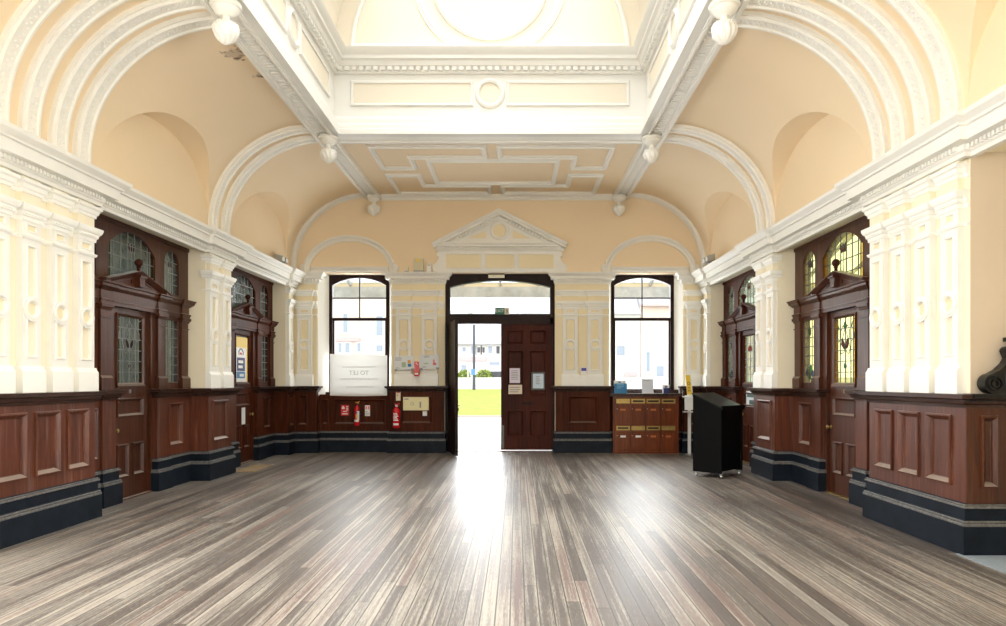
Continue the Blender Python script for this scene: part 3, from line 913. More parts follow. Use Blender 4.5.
for s in (-1, 1):
    T = side_T(s)
    # wide pier
    path = [(5.82, 5.6 if s > 0 else 4.60), (5.82, WD), (7.41, WD), (7.41, WSD), (C1 - .75, WSD), (C1 - .75, WPD), (C1 - .47, WPD), (C1 - .47, 4.64)]
    pan = [(6.00, 6.375, .57, 1.19), (6.48, 6.84, .57, 1.19), (6.94, 7.29, .57, 1.19)]
    bd = [('b', (5.82, 7.41, Z0, Z1, WD, .05, pan)), ('x', (7.36, 7.405, WD + .01, WSD + .1, Z0, Z1)),
          ('b', (7.41, C1 - .75, Z0, Z1, WSD, .1, [(7.50, C1 - .80, .57, 1.17)])),
          ('x', (C1 - .735, C1 - .475, WPD + .005, 4.64, Z0, Z1))]
    dado_run(T, path, 'of the wide pier ' + SIDE[s], 'woodworn', bd)
    # its return towards the alcove
    Tr = mirror_T(s)
    b = MB(Tr)
    b.board(WD + .002, 5.6 if s > 0 else 4.6, Z0, Z1, 5.811, .05, [(WD + .12, WD + .27, .57, 1.19)] + ([(WD + .42, WD + .9, .57, 1.19)] if s > 0 else []))
    struct(b.build('trim_dado', 'wood'), 'dado panelling on the end face of the wide pier ' + SIDE[s], 'wall panelling')
    # narrow pier between the two door bays
    path = [(C1 + .47, 4.64), (C1 + .47, WPD), (C1 + .75, WPD), (C1 + .75, WSD), (10.13, WSD), (10.13, WD), (10.96, WD), (10.96, WSD), (C2 - .75, WSD), (C2 - .75, WPD), (C2 - .47, WPD), (C2 - .47, 4.64)]
    bd = [('x', (C1 + .475, C1 + .735, WPD + .005, 4.64, Z0, Z1)),
          ('b', (C1 + .75, 10.13, Z0, Z1, WSD, .1, [(C1 + .82, 10.13 - .22, .57, 1.17)])),
          ('x', (10.135, 10.2, WD + .01, WSD + .1, Z0, Z1)),
          ('b', (10.13, 10.96, Z0, Z1, WD, .05, [(10.27, 10.82, .57, 1.19)])), ('x', (10.90, 10.955, WD + .01, WSD + .1, Z0, Z1)),
          ('b', (10.96, C2 - .75, Z0, Z1, WSD, .1, [(11.05, C2 - .80, .57, 1.17)])),
          ('x', (C2 - .735, C2 - .475, WPD + .005, 4.64, Z0, Z1))]
    dado_run(T, path, 'of the narrow pier between the door bays ' + SIDE[s], 'woodworn', bd)
    # corner
    path = [(C2 + .47, 4.64), (C2 + .47, WPD), (C2 + .75, WPD), (C2 + .75, WSD), (13.64, WSD), (13.64, WD), (14.10, WD)]
    bd = [('x', (C2 + .475, C2 + .735, WPD + .005, 4.64, Z0, Z1)),
          ('b', (C2 + .75, 13.64, Z0, Z1, WSD, .1, [(C2 + .82, 13.42, .57, 1.17)])),
          ('x', (13.645, 13.7, WD + .01, WSD + .1, Z0, Z1)), ('b', (13.64, 14.10, Z0, Z1, WD, .05, [(13.72, 13.98, .57, 1.19)]))]
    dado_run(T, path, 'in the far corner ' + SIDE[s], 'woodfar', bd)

# far wall
YD, YW = 14.02, 14.20
bL = [('b', (-4.25, -3.72, Z0, Z1, YD, .1, [(-4.10, -3.90, .57, 1.19)])), ('x', (-3.77, -3.725, YD + .01, YW, Z0, Z1)),
      ('b', (-3.72, -2.21, Z0, 1.20, YW, .05, [(-3.66, -3.52, .57, 1.10), (-3.40, -2.33, .57, 1.10)])),
      ('x', (-2.205, -2.15, YD + .01, YW, Z0, Z1)), ('b', (-2.21, -1.09, Z0, Z1, YD, .1, [(-1.97, -1.33, .60, 1.17)])), ('x', (-1.14, -1.095, YD + .01, 14.3, Z0, Z1))]
pl = [(-4.25, YD), (-3.72, YD), (-3.72, YW), (-2.21, YW), (-2.21, YD), (-1.09, YD), (-1.09, 14.3)]
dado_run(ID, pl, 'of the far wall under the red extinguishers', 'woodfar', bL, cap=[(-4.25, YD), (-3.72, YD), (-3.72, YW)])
b = MB(); b.sweep_plan([(-2.21, YW), (-2.21, YD), (-1.09, YD), (-1.09, 14.3)], capprof)
struct(b.build('trim_rail', 'woodcap', smooth=25), 'dark moulded rail under the two leaflet boards', 'dado rail')
bR = [('x', (1.225, 1.28, YD + .01, 14.3, Z0, Z1)), ('b', (1.22, 2.33, Z0, Z1, YD, .1, [(1.48, 2.08, .60, 1.17)])), ('x', (2.28, 2.325, YD + .01, YW, Z0, Z1)),
      ('b', (2.33, 3.87, Z0, 1.20, YW, .05, [(2.45, 3.75, .57, 1.10)])), ('x', (3.875, 3.93, YD + .01, YW, Z0, Z1)), ('b', (3.87, 4.25, Z0, Z1, YD, .1, [(3.97, 4.15, .57, 1.19)]))]
pl = [(1.22, 14.3), (1.22, YD), (2.33, YD), (2.33, YW), (3.87, YW), (3.87, YD), (4.25, YD)]
dado_run(ID, pl, 'of the far wall behind the letter boxes', 'woodfar', bR, cap=[(1.22, 14.3), (1.22, YD), (2.33, YD), (2.33, YW)])
b = MB(); b.sweep_plan([(3.87, YW), (3.87, YD), (4.25, YD)], capprof)
struct(b.build('trim_rail', 'woodcap', smooth=25), 'dark moulded rail behind the yellow topped stand', 'dado rail')
# ------------------------------------------------------------------ leaded glass
M['gl_grey'] = glass('grey_cathedral_glass', (.52, .58, .56), .10, .12, ripple=.30, milky=.25)
M['gl_olive'] = glass('olive_border_glass', (.20, .24, .10), .08, .12, ripple=.3, milky=.2)
M['gl_dark'] = glass('plum_petal_glass', (.07, .015, .02), .08, .1)
M['gl_yellow'] = glass('primrose_cathedral_glass', (.58, .55, .24), .05, .12, ripple=.22, milky=.15)
M['gl_amber'] = glass('amber_border_glass', (.66, .40, .04), .05, .12, ripple=.2, milky=.15)
M['gl_pale'] = glass('pale_green_glass', (.45, .50, .36), .05, .12, ripple=.15, milky=.15)
M['gl_green'] = glass('green_glass', (.05, .24, .12), .05, .1)
M['gl_blue'] = glass('blue_glass', (.04, .10, .38), .05, .1)
M['gl_red'] = glass('ruby_glass', (.42, .03, .02), .05, .1)
PAL = {'grey': ['gl_grey', 'gl_olive', 'gl_dark', 'leadlight', 'gl_dark', 'gl_olive'],
       'yellow': ['gl_yellow', 'gl_amber', 'gl_dark', 'lead', 'gl_green', 'gl_blue'],
       'pale': ['gl_pale', 'gl_yellow', 'gl_red', 'lead', 'gl_green', 'gl_blue']}

def leaded(T, root, a0, a1, z0, fn, w, cols, rows, pal, motif=None, border=.0):
    b = MB(T); c = (a0 + a1) / 2; zt = fn(c)
    if border:
        b.pane(a0, a0 + border, z0, fn, w, n=2, m=1); b.pane(a1 - border, a1, z0, fn, w, n=2, m=1)
        b.pane(a0 + border, a1 - border, z0, fn, w, n=10, m=0)
    else: b.pane(a0, a1, z0, fn, w, n=14, m=0)
    h = .0045
    for k in range(1, cols):
        a = a0 + (a1 - a0) * k / cols
        b.box(a - h, a + h, w - .007, w + .004, z0, fn(a), 3)
    if border:
        for a in (a0 + border, a1 - border): b.box(a - h, a + h, w - .008, w + .004, z0, fn(a), 3)
    for j in range(1, rows):
        z = z0 + (zt - z0) * j / rows
        aa = [a0 + (a1 - a0) * k / 60 for k in range(61)]
        ins = [a for a in aa if fn(a) >= z]
        if len(ins) > 2: b.box(ins[0], ins[-1], w - .007, w + .004, z - h, z + h, 3)
    def petal(cx, cz, rx, rz, tilt, m):
        pts = []
        for k in range(14):
            t = 2 * PI * k / 14
            u, v = rx * math.cos(t) * (1 - .25 * math.sin(t)), rz * math.sin(t)
            pts.append((cx + u * math.cos(tilt) - v * math.sin(tilt), w - .006, cz + u * math.sin(tilt) + v * math.cos(tilt)))
        b.face(pts, m)
        b.tube(pts + [pts[0]], h, 5, 3)
    if motif == 'tulip':
        z = zt - .18
        for dx, tl in ((-.055, .25), (0, 0), (.055, -.25)): petal(c + dx, z, .024, .062, tl, 2)
        b.tube([(c, w - .006, z - .06), (c, w - .006, z0)], h, 5, 3)
    if motif == 'scroll':
        for sg in (-1, 1):
            P = [(sg * (a1 - a0) * u, w - .006, zt + v) for u, v in ((.50, -.02), (.36, -.05), (.30, -.13), (.40, -.20), (.42, -.27), (.30, -.31), (.20, -.26), (.20, -.17), (.10, -.10), (.03, -.16), (.10, -.24), (.24, -.40), (.18, -.47), (.05, -.44), (0, -.36))]
            b.tube([(c + p[0], p[1], p[2]) for p in P], h * 1.1, 5, 3)
            petal(c + sg * .055, zt - .335, .034, .075, sg * -.5, 2)
        petal(c, zt - .62, .035, .035, 0, 4)
        petal(c, zt - .10, .03, .05, 0, 4)
    if motif == 'drops':
        petal(c, zt - .17, .035, .065, 0, 4)
        for dx, dz, m_ in ((-.09, .14, 5), (.0, .11, 4), (.08, .16, 5), (-.03, .20, 4)): petal(c + dx, z0 + dz, .04, .06, dx * 4, m_)
    if motif == 'heart':
        for sg in (-1, 1): petal(c + sg * .045, zt - .23, .045, .06, sg * .5, 2)
        b.tube([(c, w - .006, zt - .28), (c - .05, w - .006, zt - .45), (c + .04, w - .006, zt - .62)], h, 5, 3)
    return b.build('leaded_glass', PAL[pal], root)

DOORN = [0]
def door_screen(s, c, pal, label, knob_side, wm='wood', motifs=('scroll', 'tulip', None)):
    T = side_T(s); DOORN[0] += 1
    root = thing('door_%d' % DOORN[0], T((c, SCR, 0)), label, 'door', None, 'structure')
    F0, F1 = SCR, SCR + .11
    cen, sid = seg_arch(c - .53, c + .53, 3.14, 3.37), {}
    b = MB(T)
    for q in (-1, 1):
        def bb(x0, x1, *r): b.box(min(c + q * x0, c + q * x1), max(c + q * x0, c + q * x1), *r)
        bb(.415, .50, F0, F1, 0, 2.42)                    # door jamb
        bb(.50, .77, F0, F1, 0, 2.72); bb(.53, .77, F0, F1, 2.72, 3.45)                    # post between door and sidelight
        bb(1.17, 1.47, F0, F1, 0, 3.45)                   # end post
        bb(.77, 1.17, F0, F1, 0, 1.45)                   # behind the dado
        bb(.77, 1.17, F0, F1, 2.36, 2.72)
        lo, hi = sorted((c + q * .77, c + q * 1.17))
        sid[q] = seg_arch(lo, hi, 3.17, 3.33)
        b.arch_fill(lo, hi, sid[q], 3.45, F0, F1, 14)
    b.box(c - .50, c + .50, F0, F1, 2.42, 2.72)
    b.arch_fill(c - .53, c + .53, cen, 3.45, F0, F1, 20)
    b.box(c - 1.47, c + 1.47, F0 - .02, F1, 3.40, 3.45)
    b.build('screen_frame', wm, root)
    # thin beads round the glazed openings
    b = MB(T)
    for q in (-1, 1):
        lo, hi = sorted((c + q * .77, c + q * 1.17))
        for z0, z1 in ((1.45, 2.36),):
            b.sweep_arch([(lo, z0), (lo, z1), (hi, z1), (hi, z0)], [(0, .0), (0, .018), (-.018, .018), (-.012, .0)], F0, closed=True)
    b.build('glazing_bead', wm, root)
    for q in (-1, 1):
        for x, hw in ((.64, .095), (1.285, .095)):
            a = c + q * x
            b = MB(T)
            b.board(a - hw, a + hw, 1.55, 2.34, F0 - .035, .035)
            b.box(a - hw - .025, a + hw + .025, F0 - .06, F0, 1.375, 1.52)
            b.prism([(F0 - .06, 1.52), (F0 - .04, 1.55), (F0, 1.55), (F0, 1.52)], a - hw - .02, a + hw + .02, 0)
            b.box(a - hw - .012, a + hw + .012, F0 - .048, F0, 2.235, 2.25)
            b.sweep_plan([(a - hw, F0), (a - hw, F0 - .035), (a + hw, F0 - .035), (a + hw, F0)], [(-.01, 2.33), (.008, 2.33), (.02, 2.36), (.03, 2.365), (.034, 2.40), (-.01, 2.41)])
            b.build('screen_pilaster', wm, root)
    path = [(c - 1.41, F0), (c - 1.38, F0 - .075)]
    path = [(c - 1.385, F0), (c - 1.385, F0 - .04), (c - 1.18, F0 - .04), (c - 1.18, F0 - .01), (c - .745, F0 - .01), (c - .745, F0 - .04), (c - .535, F0 - .04), (c - .535, F0 - .01)]
    path += [(2 * c - a, w) for a, w in reversed(path)]
    b = MB(T)
    b.sweep_plan(path, [(-.03, 2.40), (.015, 2.40), (.015, 2.435), (.025, 2.44), (.025, 2.46), (.004, 2.47), (.004, 2.56), (.02, 2.57), (.05, 2.60), (.06, 2.605), (.065, 2.635), (.085, 2.645), (.085, 2.66), (-.03, 2.67)])
    b.box(c - 1.40, c + 1.40, F0 - .03, F0 + .02, 2.40, 2.66)
    b.build('entablature', wm, root, 25)
    ped = MB(T)
    ped.prism([(c - .66, 2.66), (c + .66, 2.66), (c, 2.835)], F0 - .05, F0, 1)
    po = ped.build('pediment', wm, root)
    b = MB(T)
    b.sweep_arch([(c - .74, 2.655), (c, 2.862), (c + .74, 2.655)], [(-.025, 0), (-.025, -.065), (-.01, -.08), (.005, -.095), (.025, -.115), (.03, -.115), (.035, 0)], F0)
    for q in (-1, 1):
        b.sweep_arch([(c + q * .13, 2.70), (c + q * .13, 2.775), (c + q * .40, 2.70)][::-q], [(.0, 0), (0, -.06), (.01, -.06), (.01, 0)], F0, closed=True)
        b.box(c + q * .69 - .05, c + q * .69 + .05, F0 - .10, F0 - .02, 2.66, 2.70)
    b.build('raking_moulding', wm, po)
    b = MB(T)
    b.prism([(c - .05, 2.68), (c + .05, 2.68), (c + .065, 2.80), (c - .065, 2.80)], F0 - .12, F0 - .02, 1)
    b.box(c - .075, c + .075, F0 - .14, F0 - .02, 2.80, 2.825)
    b.build('keystone', wm, po)
    b = MB(T)
    b.lathe([(.0, 2.84), (.05, 2.84), (.05, 2.87), (.022, 2.88), (.020, 2.93), (.034, 2.94), (.022, 2.95)] + [(.050 * math.cos(t), 2.995 + .050 * math.sin(t)) for t in [-1.05 + 2.6 * k / 10 for k in range(11)]] + [(0, 3.045)], (c, F0 - .07, 0), 20)
    b.build('ball_finial', 'wooddark', po, 40)
    # door leaf
    lw = F0 + .04
    b = MB(T)
    b.board(c - .412, c + .412, .012, 2.415, lw, .045, [(c - .31, c + .31, 1.43, 2.33, 'hole'), (c - .30, c + .30, 1.03, 1.27), (c - .30, c - .045, .27, .69), (c + .045, c + .30, .27, .69)],
            [(0, 0), (.0, -.016), (.014, -.02), (.032, .002), (.038, .014), (.044, .016)])
    b.sweep_plan([(c - .31, lw), (c + .31, lw)], [(0, 1.405), (.03, 1.405), (.03, 1.425), (.012, 1.45), (0, 1.45)])
    leaf = b.build('door_leaf', wm, root)
    b = MB(T)
    ka = c + knob_side * .365
    b.lathe([(0, 0), (.028, 0), (.028, -.006), (.012, -.01), (.010, -.03), (.022, -.038), (.028, -.05), (.024, -.062), (0, -.068)], (ka, lw, .87), 18, 1)
    b.build('door_knob', 'brass', leaf, 40)
    if s > 0 or c < 10:
        b = MB(T); b.box(c - .02, c + .02, lw - .004, lw, 1.325, 1.375)
        tag(b.build('keyhole_plate', 'steel' if s < 0 else 'brass', leaf), None)
    zt = lambda a: 2.30
    g1 = leaded(T, root, c - .28, c + .28, 1.455, zt, F0 + .055, 4, 6, pal, motifs[0], .075)
    for q in (-1, 1):
        lo, hi = sorted((c + q * .77, c + q * 1.17))
        leaded(T, root, lo, hi, 1.45, lambda a: 2.36, F0 + .02, 3, 7, pal, motifs[2])
        leaded(T, root, lo, hi, 2.70, sid[q], F0 + .03, 3, 4, pal, 'tulip')
    leaded(T, root, c - .53, c + .53, 2.70, cen, F0 + .03, 7, 4, pal, motifs[1], .09)
    return root

door_screen(-1, C1, 'grey', 'panelled door screen with dim grey leaded glass and pedimented head, beside the wide pier', -1)
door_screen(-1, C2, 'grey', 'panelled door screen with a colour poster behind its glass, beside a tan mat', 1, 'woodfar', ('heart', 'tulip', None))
door_screen(1, C1, 'yellow', 'panelled door screen with bright yellow and amber leaded glass beside the wide pier', 1, 'wood', ('scroll', 'tulip', 'drops'))
door_screen(1, C2, 'pale', 'panelled door screen with pale green leaded glass behind the black lectern', 1, 'woodfar', ('heart', 'tulip', 'drops'))
for s in (-1, 1):
    for c in (C1, C2):
        b = MB(side_T(s)); b.box(c - .415, c + .415, SCR - .02, 4.72, 0, .012)
        struct(b.build('trim_threshold', 'woodworn' if s < 0 else 'brass'), 'thin threshold strip under the %s side door %s' % ('near' if c == C1 else 'far', SIDE[s]), 'threshold')

# ------------------------------------------------------------------ far windows
def sash_window(n, p, q, label):
    y = 14.36
    root = thing('window_%d' % n, ((p + q) / 2, y, 1.17), label, 'window', None, 'structure')
    g0, g1 = p + .078, q - .078
    fn = seg_arch(g0, g1, 3.50, 3.655)
    b = MB()
    b.box(p, g0, y, y + .12, 1.17, 3.71); b.box(g1, q, y, y + .12, 1.17, 3.71)
    b.arch_fill(g0, g1, fn, 3.71, y, y + .12, 24)
    b.build('window_frame', 'framedark', root)
    b = MB(); b.box(p - .03, q + .03, y - .12, y + .14, 1.165, 1.245)
    b.build('window_sill', 'framedark', root)
    b = MB()
    zm, zh = 2.785, 3.235
    b.box(g0, g1, y + .03, y + .075, zm - .032, zm + .032)
    c = (g0 + g1) / 2
    b.box(c - .012, c + .012, y + .05, y + .075, zm, fn(c)); b.box(g0, g1, y + .05, y + .075, zh - .014, zh + .014)
    b.build('sash_bars', 'framedark', root)
    b = MB()
    b.box(g0, g0 + .028, y + .06, y + .10, 1.245, zm); b.box(g1 - .028, g1, y + .06, y + .10, 1.245, zm); b.box(g0, g1, y + .06, y + .10, 1.245, 1.31)
    b.build('lower_sash', 'framedark', root)
    b = MB(); b.pane(g0, g1, zm, fn, y + .062, n=20); b.build('window_pane', 'clear', root)
    b = MB(); b.pane(g0 + .025, g1 - .025, 1.30, lambda a: zm, y + .08, n=1); b.build('window_pane', 'clear', root)
sash_window(1, -3.56, -2.27, 'tall dark framed sash window above the wide board hung across its foot')
sash_window(2, 2.40, 3.74, 'tall dark framed sash window above the brown letter boxes')

# ------------------------------------------------------------------ entrance
ent = thing('door_5', (.07, 14.25, 0), 'dark wooden double entrance door with arched fanlight, one leaf standing open', 'door', None, 'structure')
y = 14.24
b = MB()
b.box(-1.08, -.985, y, y + .16, 0, 3.72); b.box(1.165, 1.21, y, y + .16, 0, 3.72)
fan = seg_arch(-.985, 1.115, 3.445, 3.585)
b.box(1.115, 1.17, y, y + .16, 2.675, 3.72)
b.arch_fill(-.985, 1.115, fan, 3.72, y, y + .16, 28)
b.box(-.985, 1.17, y, y + .16, 2.675, 2.885)
b.box(-.985, 1.17, y - .03, y, 2.80, 2.87)
b.build('door_frame', 'framedark', ent)
b = MB(); b.pane(-.985, 1.115, 2.88, fan, y + .08, n=26); b.build('fanlight', 'clear', ent)
pans = lambda w: [(p * w, q * w, z0, z1) for p, q in ((.11, .44), (.545, .875)) for z0, z1 in ((2.25, 2.56), (1.17, 2.13), (.32, .87))]
lp = [(0, 0), (.002, -.011), (.02, -.014), (.042, .006), (.048, .022), (.054, .025)]
x0, lw_ = .085, 1.085
b = MB(lambda p: (x0 + p[0], p[1], p[2]))
b.board(0, lw_, .035, 2.675, y + .05, .06, pans(lw_), lp)
cl = b.build('door_leaf', 'wooddark', ent)
b = MB(); b.box(.52, .76, y + .040, y + .052, .985, 1.04); b.build('letter_plate', 'framedark', cl)
b = MB(); b.box(.105, .145, y + .042, y + .052, .06, .55); b.build('shoot_bolt', 'greyframe', cl)
hx, hy, ux, uy = -.975, 14.25, .235, -.972
TL = lambda p: (hx + ux * p[0] + uy * p[1], hy + uy * p[0] - ux * p[1], p[2])
b = MB(TL); b.board(0, 1.06, .02, 2.675, 0, .06, pans(1.06), lp)
ol = b.build('door_leaf', 'framedark', ent)
b = MB(TL)
b.box(.955, 1.005, -.012, 0, .87, 1.10)
b.tube([(.98, -.01, 1.0), (.98, -.055, 1.0), (.97, -.06, 1.0), (.87, -.06, 1.0)], .011, 8)
b.lathe([(0, 0), (.035, 0), (.032, -.02), (0, -.025)], (.98, -.005, .93), 14, 1)
b.build('door_lever', 'brass', ol, 40)
b = MB(); b.box(-1.08, 1.21, 14.2, 14.62, -.02, .012); struct(b.build('trim_sill', 'woodworn'), 'worn threshold of the open entrance', 'threshold')

# pediment over the entrance
pd = thing('trim_pediment', (.05, YB, 3.74), 'white triangular pediment with a ring in its gable above the entrance', 'pediment', None, 'structure')
xl, xr, xc = bx(441), bx(558.5), bx(499.5)
b = MB()
b.box(xl, xr, YB - .07, YB, 3.74, 4.19)
b.box(xl - .03, xr + .03, YB - .09, YB, 3.735, 3.775)
b.build('frieze', 'white', pd)
b = MB()
for p, q in ((446.5, 481), (486, 514), (519, 553.5)):
    a0, a1 = bx(p), bx(q)
    b.box(a0, a1, YB - .074, YB - .06, 3.82, 4.10)
    
b.build('frieze_panel', 'cream', pd)
b = MB()
for p, q in ((446.5, 481), (486, 514), (519, 553.5)):
    a0, a1 = bx(p), bx(q)
    b.sweep_arch([(a0, 3.82), (a0, 4.10), (a1, 4.10), (a1, 3.82)], [(.0, 0), (.0, -.024), (.02, -.02), (.02, 0)], YB - .07, closed=True)
b.build('panel_bead', 'white', pd)
b = MB()
b.sweep_plan([(xl - .05, YB), (xl - .05, YB - .06), (xr + .05, YB - .06), (xr + .05, YB)], [(-.02, 4.16), (.01, 4.16), (.02, 4.185), (.025, 4.19), (.025, 4.247), (.085, 4.255), (.08, 4.29), (.105, 4.31), (.11, 4.335), (-.02, 4.34)])
x = xl - .03
while x < xr + .02: b.box(x, x + .036, YB - .14, YB - .08, 4.196, 4.247); x += .072
b.build('bed_cornice', 'white', pd, 25)
pb0, pb1, pz, pa = bx(432.5), bx(567), 4.335, bz(211)
b = MB(); b.prism([(pb0 + .1, pz), (pb1 - .1, pz), (xc, pa - .06)], YB - .05, YB, 1); b.build('tympanum', 'white', pd)
b = MB()
rk = [(pb0, pz - .02), (xc, pa), (pb1, pz - .02)]
b.sweep_arch(rk, [(-.17, 0), (-.17, -.075), (-.15, -.08), (-.125, -.085), (-.10, -.19), (-.06, -.175), (-.05, -.20), (-.02, -.22), (0, -.225), (0, 0)], YB)
L = math.hypot(xc - pb0, pa - pz)
for sg, e in ((1, pb0), (-1, pb1)):
    for k in range(8, int(L / .072) - 1):
        t = k * .072 / L
        x, z = e + (xc - e) * t, pz - .02 + (pa - pz + .02) * t - .148
        b.box(x - .018, x + .018, YB - .15, YB - .07, z - .022, z + .030)
b.build('raking_cornice', 'white', pd, 20)
b = MB()
b.ring((xc, YB - .05, 4.60), .15, [(-.02, 0), (-.02, -.02), (0, -.035), (.03, -.035), (.05, -.02), (.05, 0)], 36)
for sg in (-1, 1):
    b.sweep_arch([(xc + sg * .27, 4.43), (xc + sg * .27, 4.62), (xc + sg * .68, 4.43)][::sg], [(0, 0), (0, -.012), (.02, -.012), (.02, 0)], YB - .05, closed=True)
b.build('gable_ring', 'white', pd, 30)
b = MB()
b.lathe([(.13, 0), (.13, -.004)], (xc, YB - .05, 4.60), 32, 1)
for sg in (-1, 1):
    b.prism([(xc + sg * .28, 4.44), (xc + sg * .28, 4.60), (xc + sg * .65, 4.44)], YB - .054, YB - .049, 1)
b.build('gable_panel', 'cream', pd)
def scroll_side(b, x, z, sg, h, wd, y0, y1):
    pts = [(x, z), (x + sg * wd * .35, z)]
    for k in range(13):
        t = -PI / 2 + k / 12 * PI * .95
        pts.append((x + sg * (wd * .55 + wd * .45 * math.cos(t)), z + wd * .5 + wd * .5 * math.sin(t)))
    pts += [(x + sg * wd * .35, z + h * .55), (x + sg * wd * .18, z + h * .72), (x + sg * wd * .45, z + h * .78), (x + sg * wd * .45, z + h * .92), (x + sg * wd * .2, z + h), (x, z + h)]
    b.prism(pts, y0, y1, 1)
    b.ring((x + sg * wd * .5, y0, z + wd * .5), wd * .26, [(-.012, 0), (-.012, -.012), (.012, -.012), (.012, 0)], 18)
for sg, x in ((-1, xl), (1, xr)):
    b = MB(); scroll_side(b, x, 3.745, sg, .42, .17, YB - .07, YB); b.build('side_scroll', 'white', pd)

# arched hoods over the windows
for s, cx in ((-1, bx(350)), (1, bx(650))):
    hd = thing('trim_hood', (cx, YB, 3.74), 'white arched hood moulding over the tall window ' + SIDE[s], 'hood moulding', None, 'structure')
    b = MB()
    pth = ell(.86, .63, 40, PI, 0, cx, 3.79)
    pth = [(pth[0][0], 3.74)] + pth + [(pth[-1][0], 3.74)]
    b.sweep_arch(pth, [(-.035, 0), (-.035, -.04), (-.02, -.045), (.005, -.05), (.03, -.085), (.045, -.10), (.07, -.105), (.08, -.09), (.08, 0)], YB)
    b.build('arch_moulding', 'white', hd, 25)
    b = MB()
    b.sweep_plan([(cx - .80, YB), (cx + .80, YB)], [(0, 3.745), (.05, 3.745), (.05, 3.79), (.07, 3.80), (.09, 3.84), (0, 3.86)])
    b.build('base_moulding', 'white', hd, 25)
    for sg in (-1, 1):
        b = MB(); scroll_side(b, cx + sg * .86, 3.745, sg, .26, .16, YB - .075, YB); b.build('side_scroll', 'white', hd)
# ------------------------------------------------------------------ ceiling pendants
def pendant(x, y, label):
    root = thing('ceiling_pendant', (x, y, 5.255), label, 'pendant', 'carved pendants along the ceiling beams')
    b = MB()
    b.lathe([(0, .01), (.15, .01), (.155, -.01), (.148, -.03), (.128, -.034), (.124, -.055), (.112, -.078), (.08, -.10), (.05, -.11), (0, -.115)], (x, y, 5.255), 28)
    b.build('ceiling_boss', 'white', root, 35)
    b = MB()
    b.lathe([(0, -.10), (.042, -.105), (.036, -.13), (.038, -.16), (.05, -.175), (0, -.175)], (x, y, 5.255), 18)
    b.build('neck', 'white', root, 35)
    b = MB()
    pr = [(.0, -.165), (.05, -.17), (.09, -.188), (.115, -.215), (.123, -.25), (.118, -.288), (.10, -.326), (.07, -.36), (.035, -.385), (0, -.395)]
    fine = []
    for p, q in zip(pr, pr[1:]):
        for k in range(3): fine.append((p[0] + (q[0] - p[0]) * k / 3, p[1] + (q[1] - p[1]) * k / 3))
    fine.append(pr[-1])
    b.lathe(fine, (x, y, 5.255), 72, 2, lambda t, h, r: r * (1 + (.055 if h < -.24 else .02) * math.sin(11 * t + h * 26)))
    for k in range(22):
        for j, (rr, hh) in enumerate(((.105, -.200), (.119, -.226))):
            t = 2 * PI * (k + j * .5) / 22; octa(b, (x + rr * math.cos(t), y + rr * math.sin(t), 5.255 + hh), .014)
    b.build('carved_bud', 'white', root, 60)
for s in (-1, 1):
    pendant(s * 2.50, 6.82, 'large carved bud pendant over the wide pier ' + SIDE[s])
    pendant(s * 2.51, 10.56, 'carved bud pendant at the far corner of the skylight ' + SIDE[s])
    pendant(s * 2.51, 13.92, 'small shaded bud pendant against the far wall ' + SIDE[s])

# ------------------------------------------------------------------ flat printed things
def plate(b, x0, x1, z0, z1, y, t, m=0): b.box(x0, x1, y - t, y, z0, z1, m)
def lines(b, x0, x1, z0, z1, n, y, m, seed=1):
    r = random.Random(seed)
    for k in range(n):
        z = z1 - (z1 - z0) * (k + .5) / n
        b.box(x0, x0 + (x1 - x0) * r.uniform(.55, 1), y - .0012, y, z - (z1 - z0) / n * .18, z + (z1 - z0) / n * .18, m)
def sheet(name, x0, x1, z0, z1, y, base, label, cat, prints=(), t=.004, group=None):
    """prints: (name, material, list of (x0,x1,z0,z1) fractions)"""
    o = MB(); plate(o, x0, x1, z0, z1, y, t)
    r = tag(o.build(name, base), label, cat, group)
    for nm, mt, rects in prints:
        b = MB()
        for a, c, e, f in rects:
            b.box(x0 + (x1 - x0) * a, x0 + (x1 - x0) * c, y - t - .0015, y - t + .0005, z0 + (z1 - z0) * e, z0 + (z1 - z0) * f)
        b.build(nm, mt, r)
    return r
def rows(x0, x1, z0, z1, n, seed=1):
    r = random.Random(seed); out = []
    for k in range(n):
        z = z1 - (z1 - z0) * (k + .5) / n; h = (z1 - z0) / n * .22
        out.append((x0, x0 + (x1 - x0) * r.uniform(.6, 1), z - h, z + h))
    return out

# board hung over the foot of the window, its lettering showing through from the street side
yb = 14.21
tl = thing('letting_board', (bx(358.5, yb), yb, bz(395, yb)), 'wide white board hung across the lower window, mirrored lettering showing through', 'sign board')
b = MB()
zt0, zt1, zb = bz(354, yb), bz(355.5, yb), bz(395.5, yb)
n = 16
A = []
for k in range(n + 1):
    u = k / n
    A.append((bx(330.2, yb) + (bx(387.2, yb) - bx(330.2, yb)) * u, u))
top = [(x, zt0 + (zt1 - zt0) * u) for x, u in A]; bot = [(x, zb - .012 * math.sin(PI * u)) for x, u in A]
b.face([(x, yb - .012, z) for x, z in top + bot[::-1]])
M['board'], nt_b, bs_b = mat('translucent_white_board')
bs_b.inputs['Base Color'].default_value = (.80, .80, .78, 1)
tl_b = N(nt_b, 'ShaderNodeBsdfTranslucent'); tl_b.inputs['Color'].default_value = (.80, .80, .77, 1)
mx_b = N(nt_b, 'ShaderNodeMixShader', Fac=.10)
nt_b.links.new(bs_b.outputs[0], mx_b.inputs[1]); nt_b.links.new(tl_b.outputs[0], mx_b.inputs[2])
nt_b.links.new(mx_b.outputs[0], nt_b.nodes['Material Output'].inputs['Surface'])
b.build('board_panel', 'board', tl)
cxb = bx(359, yb)
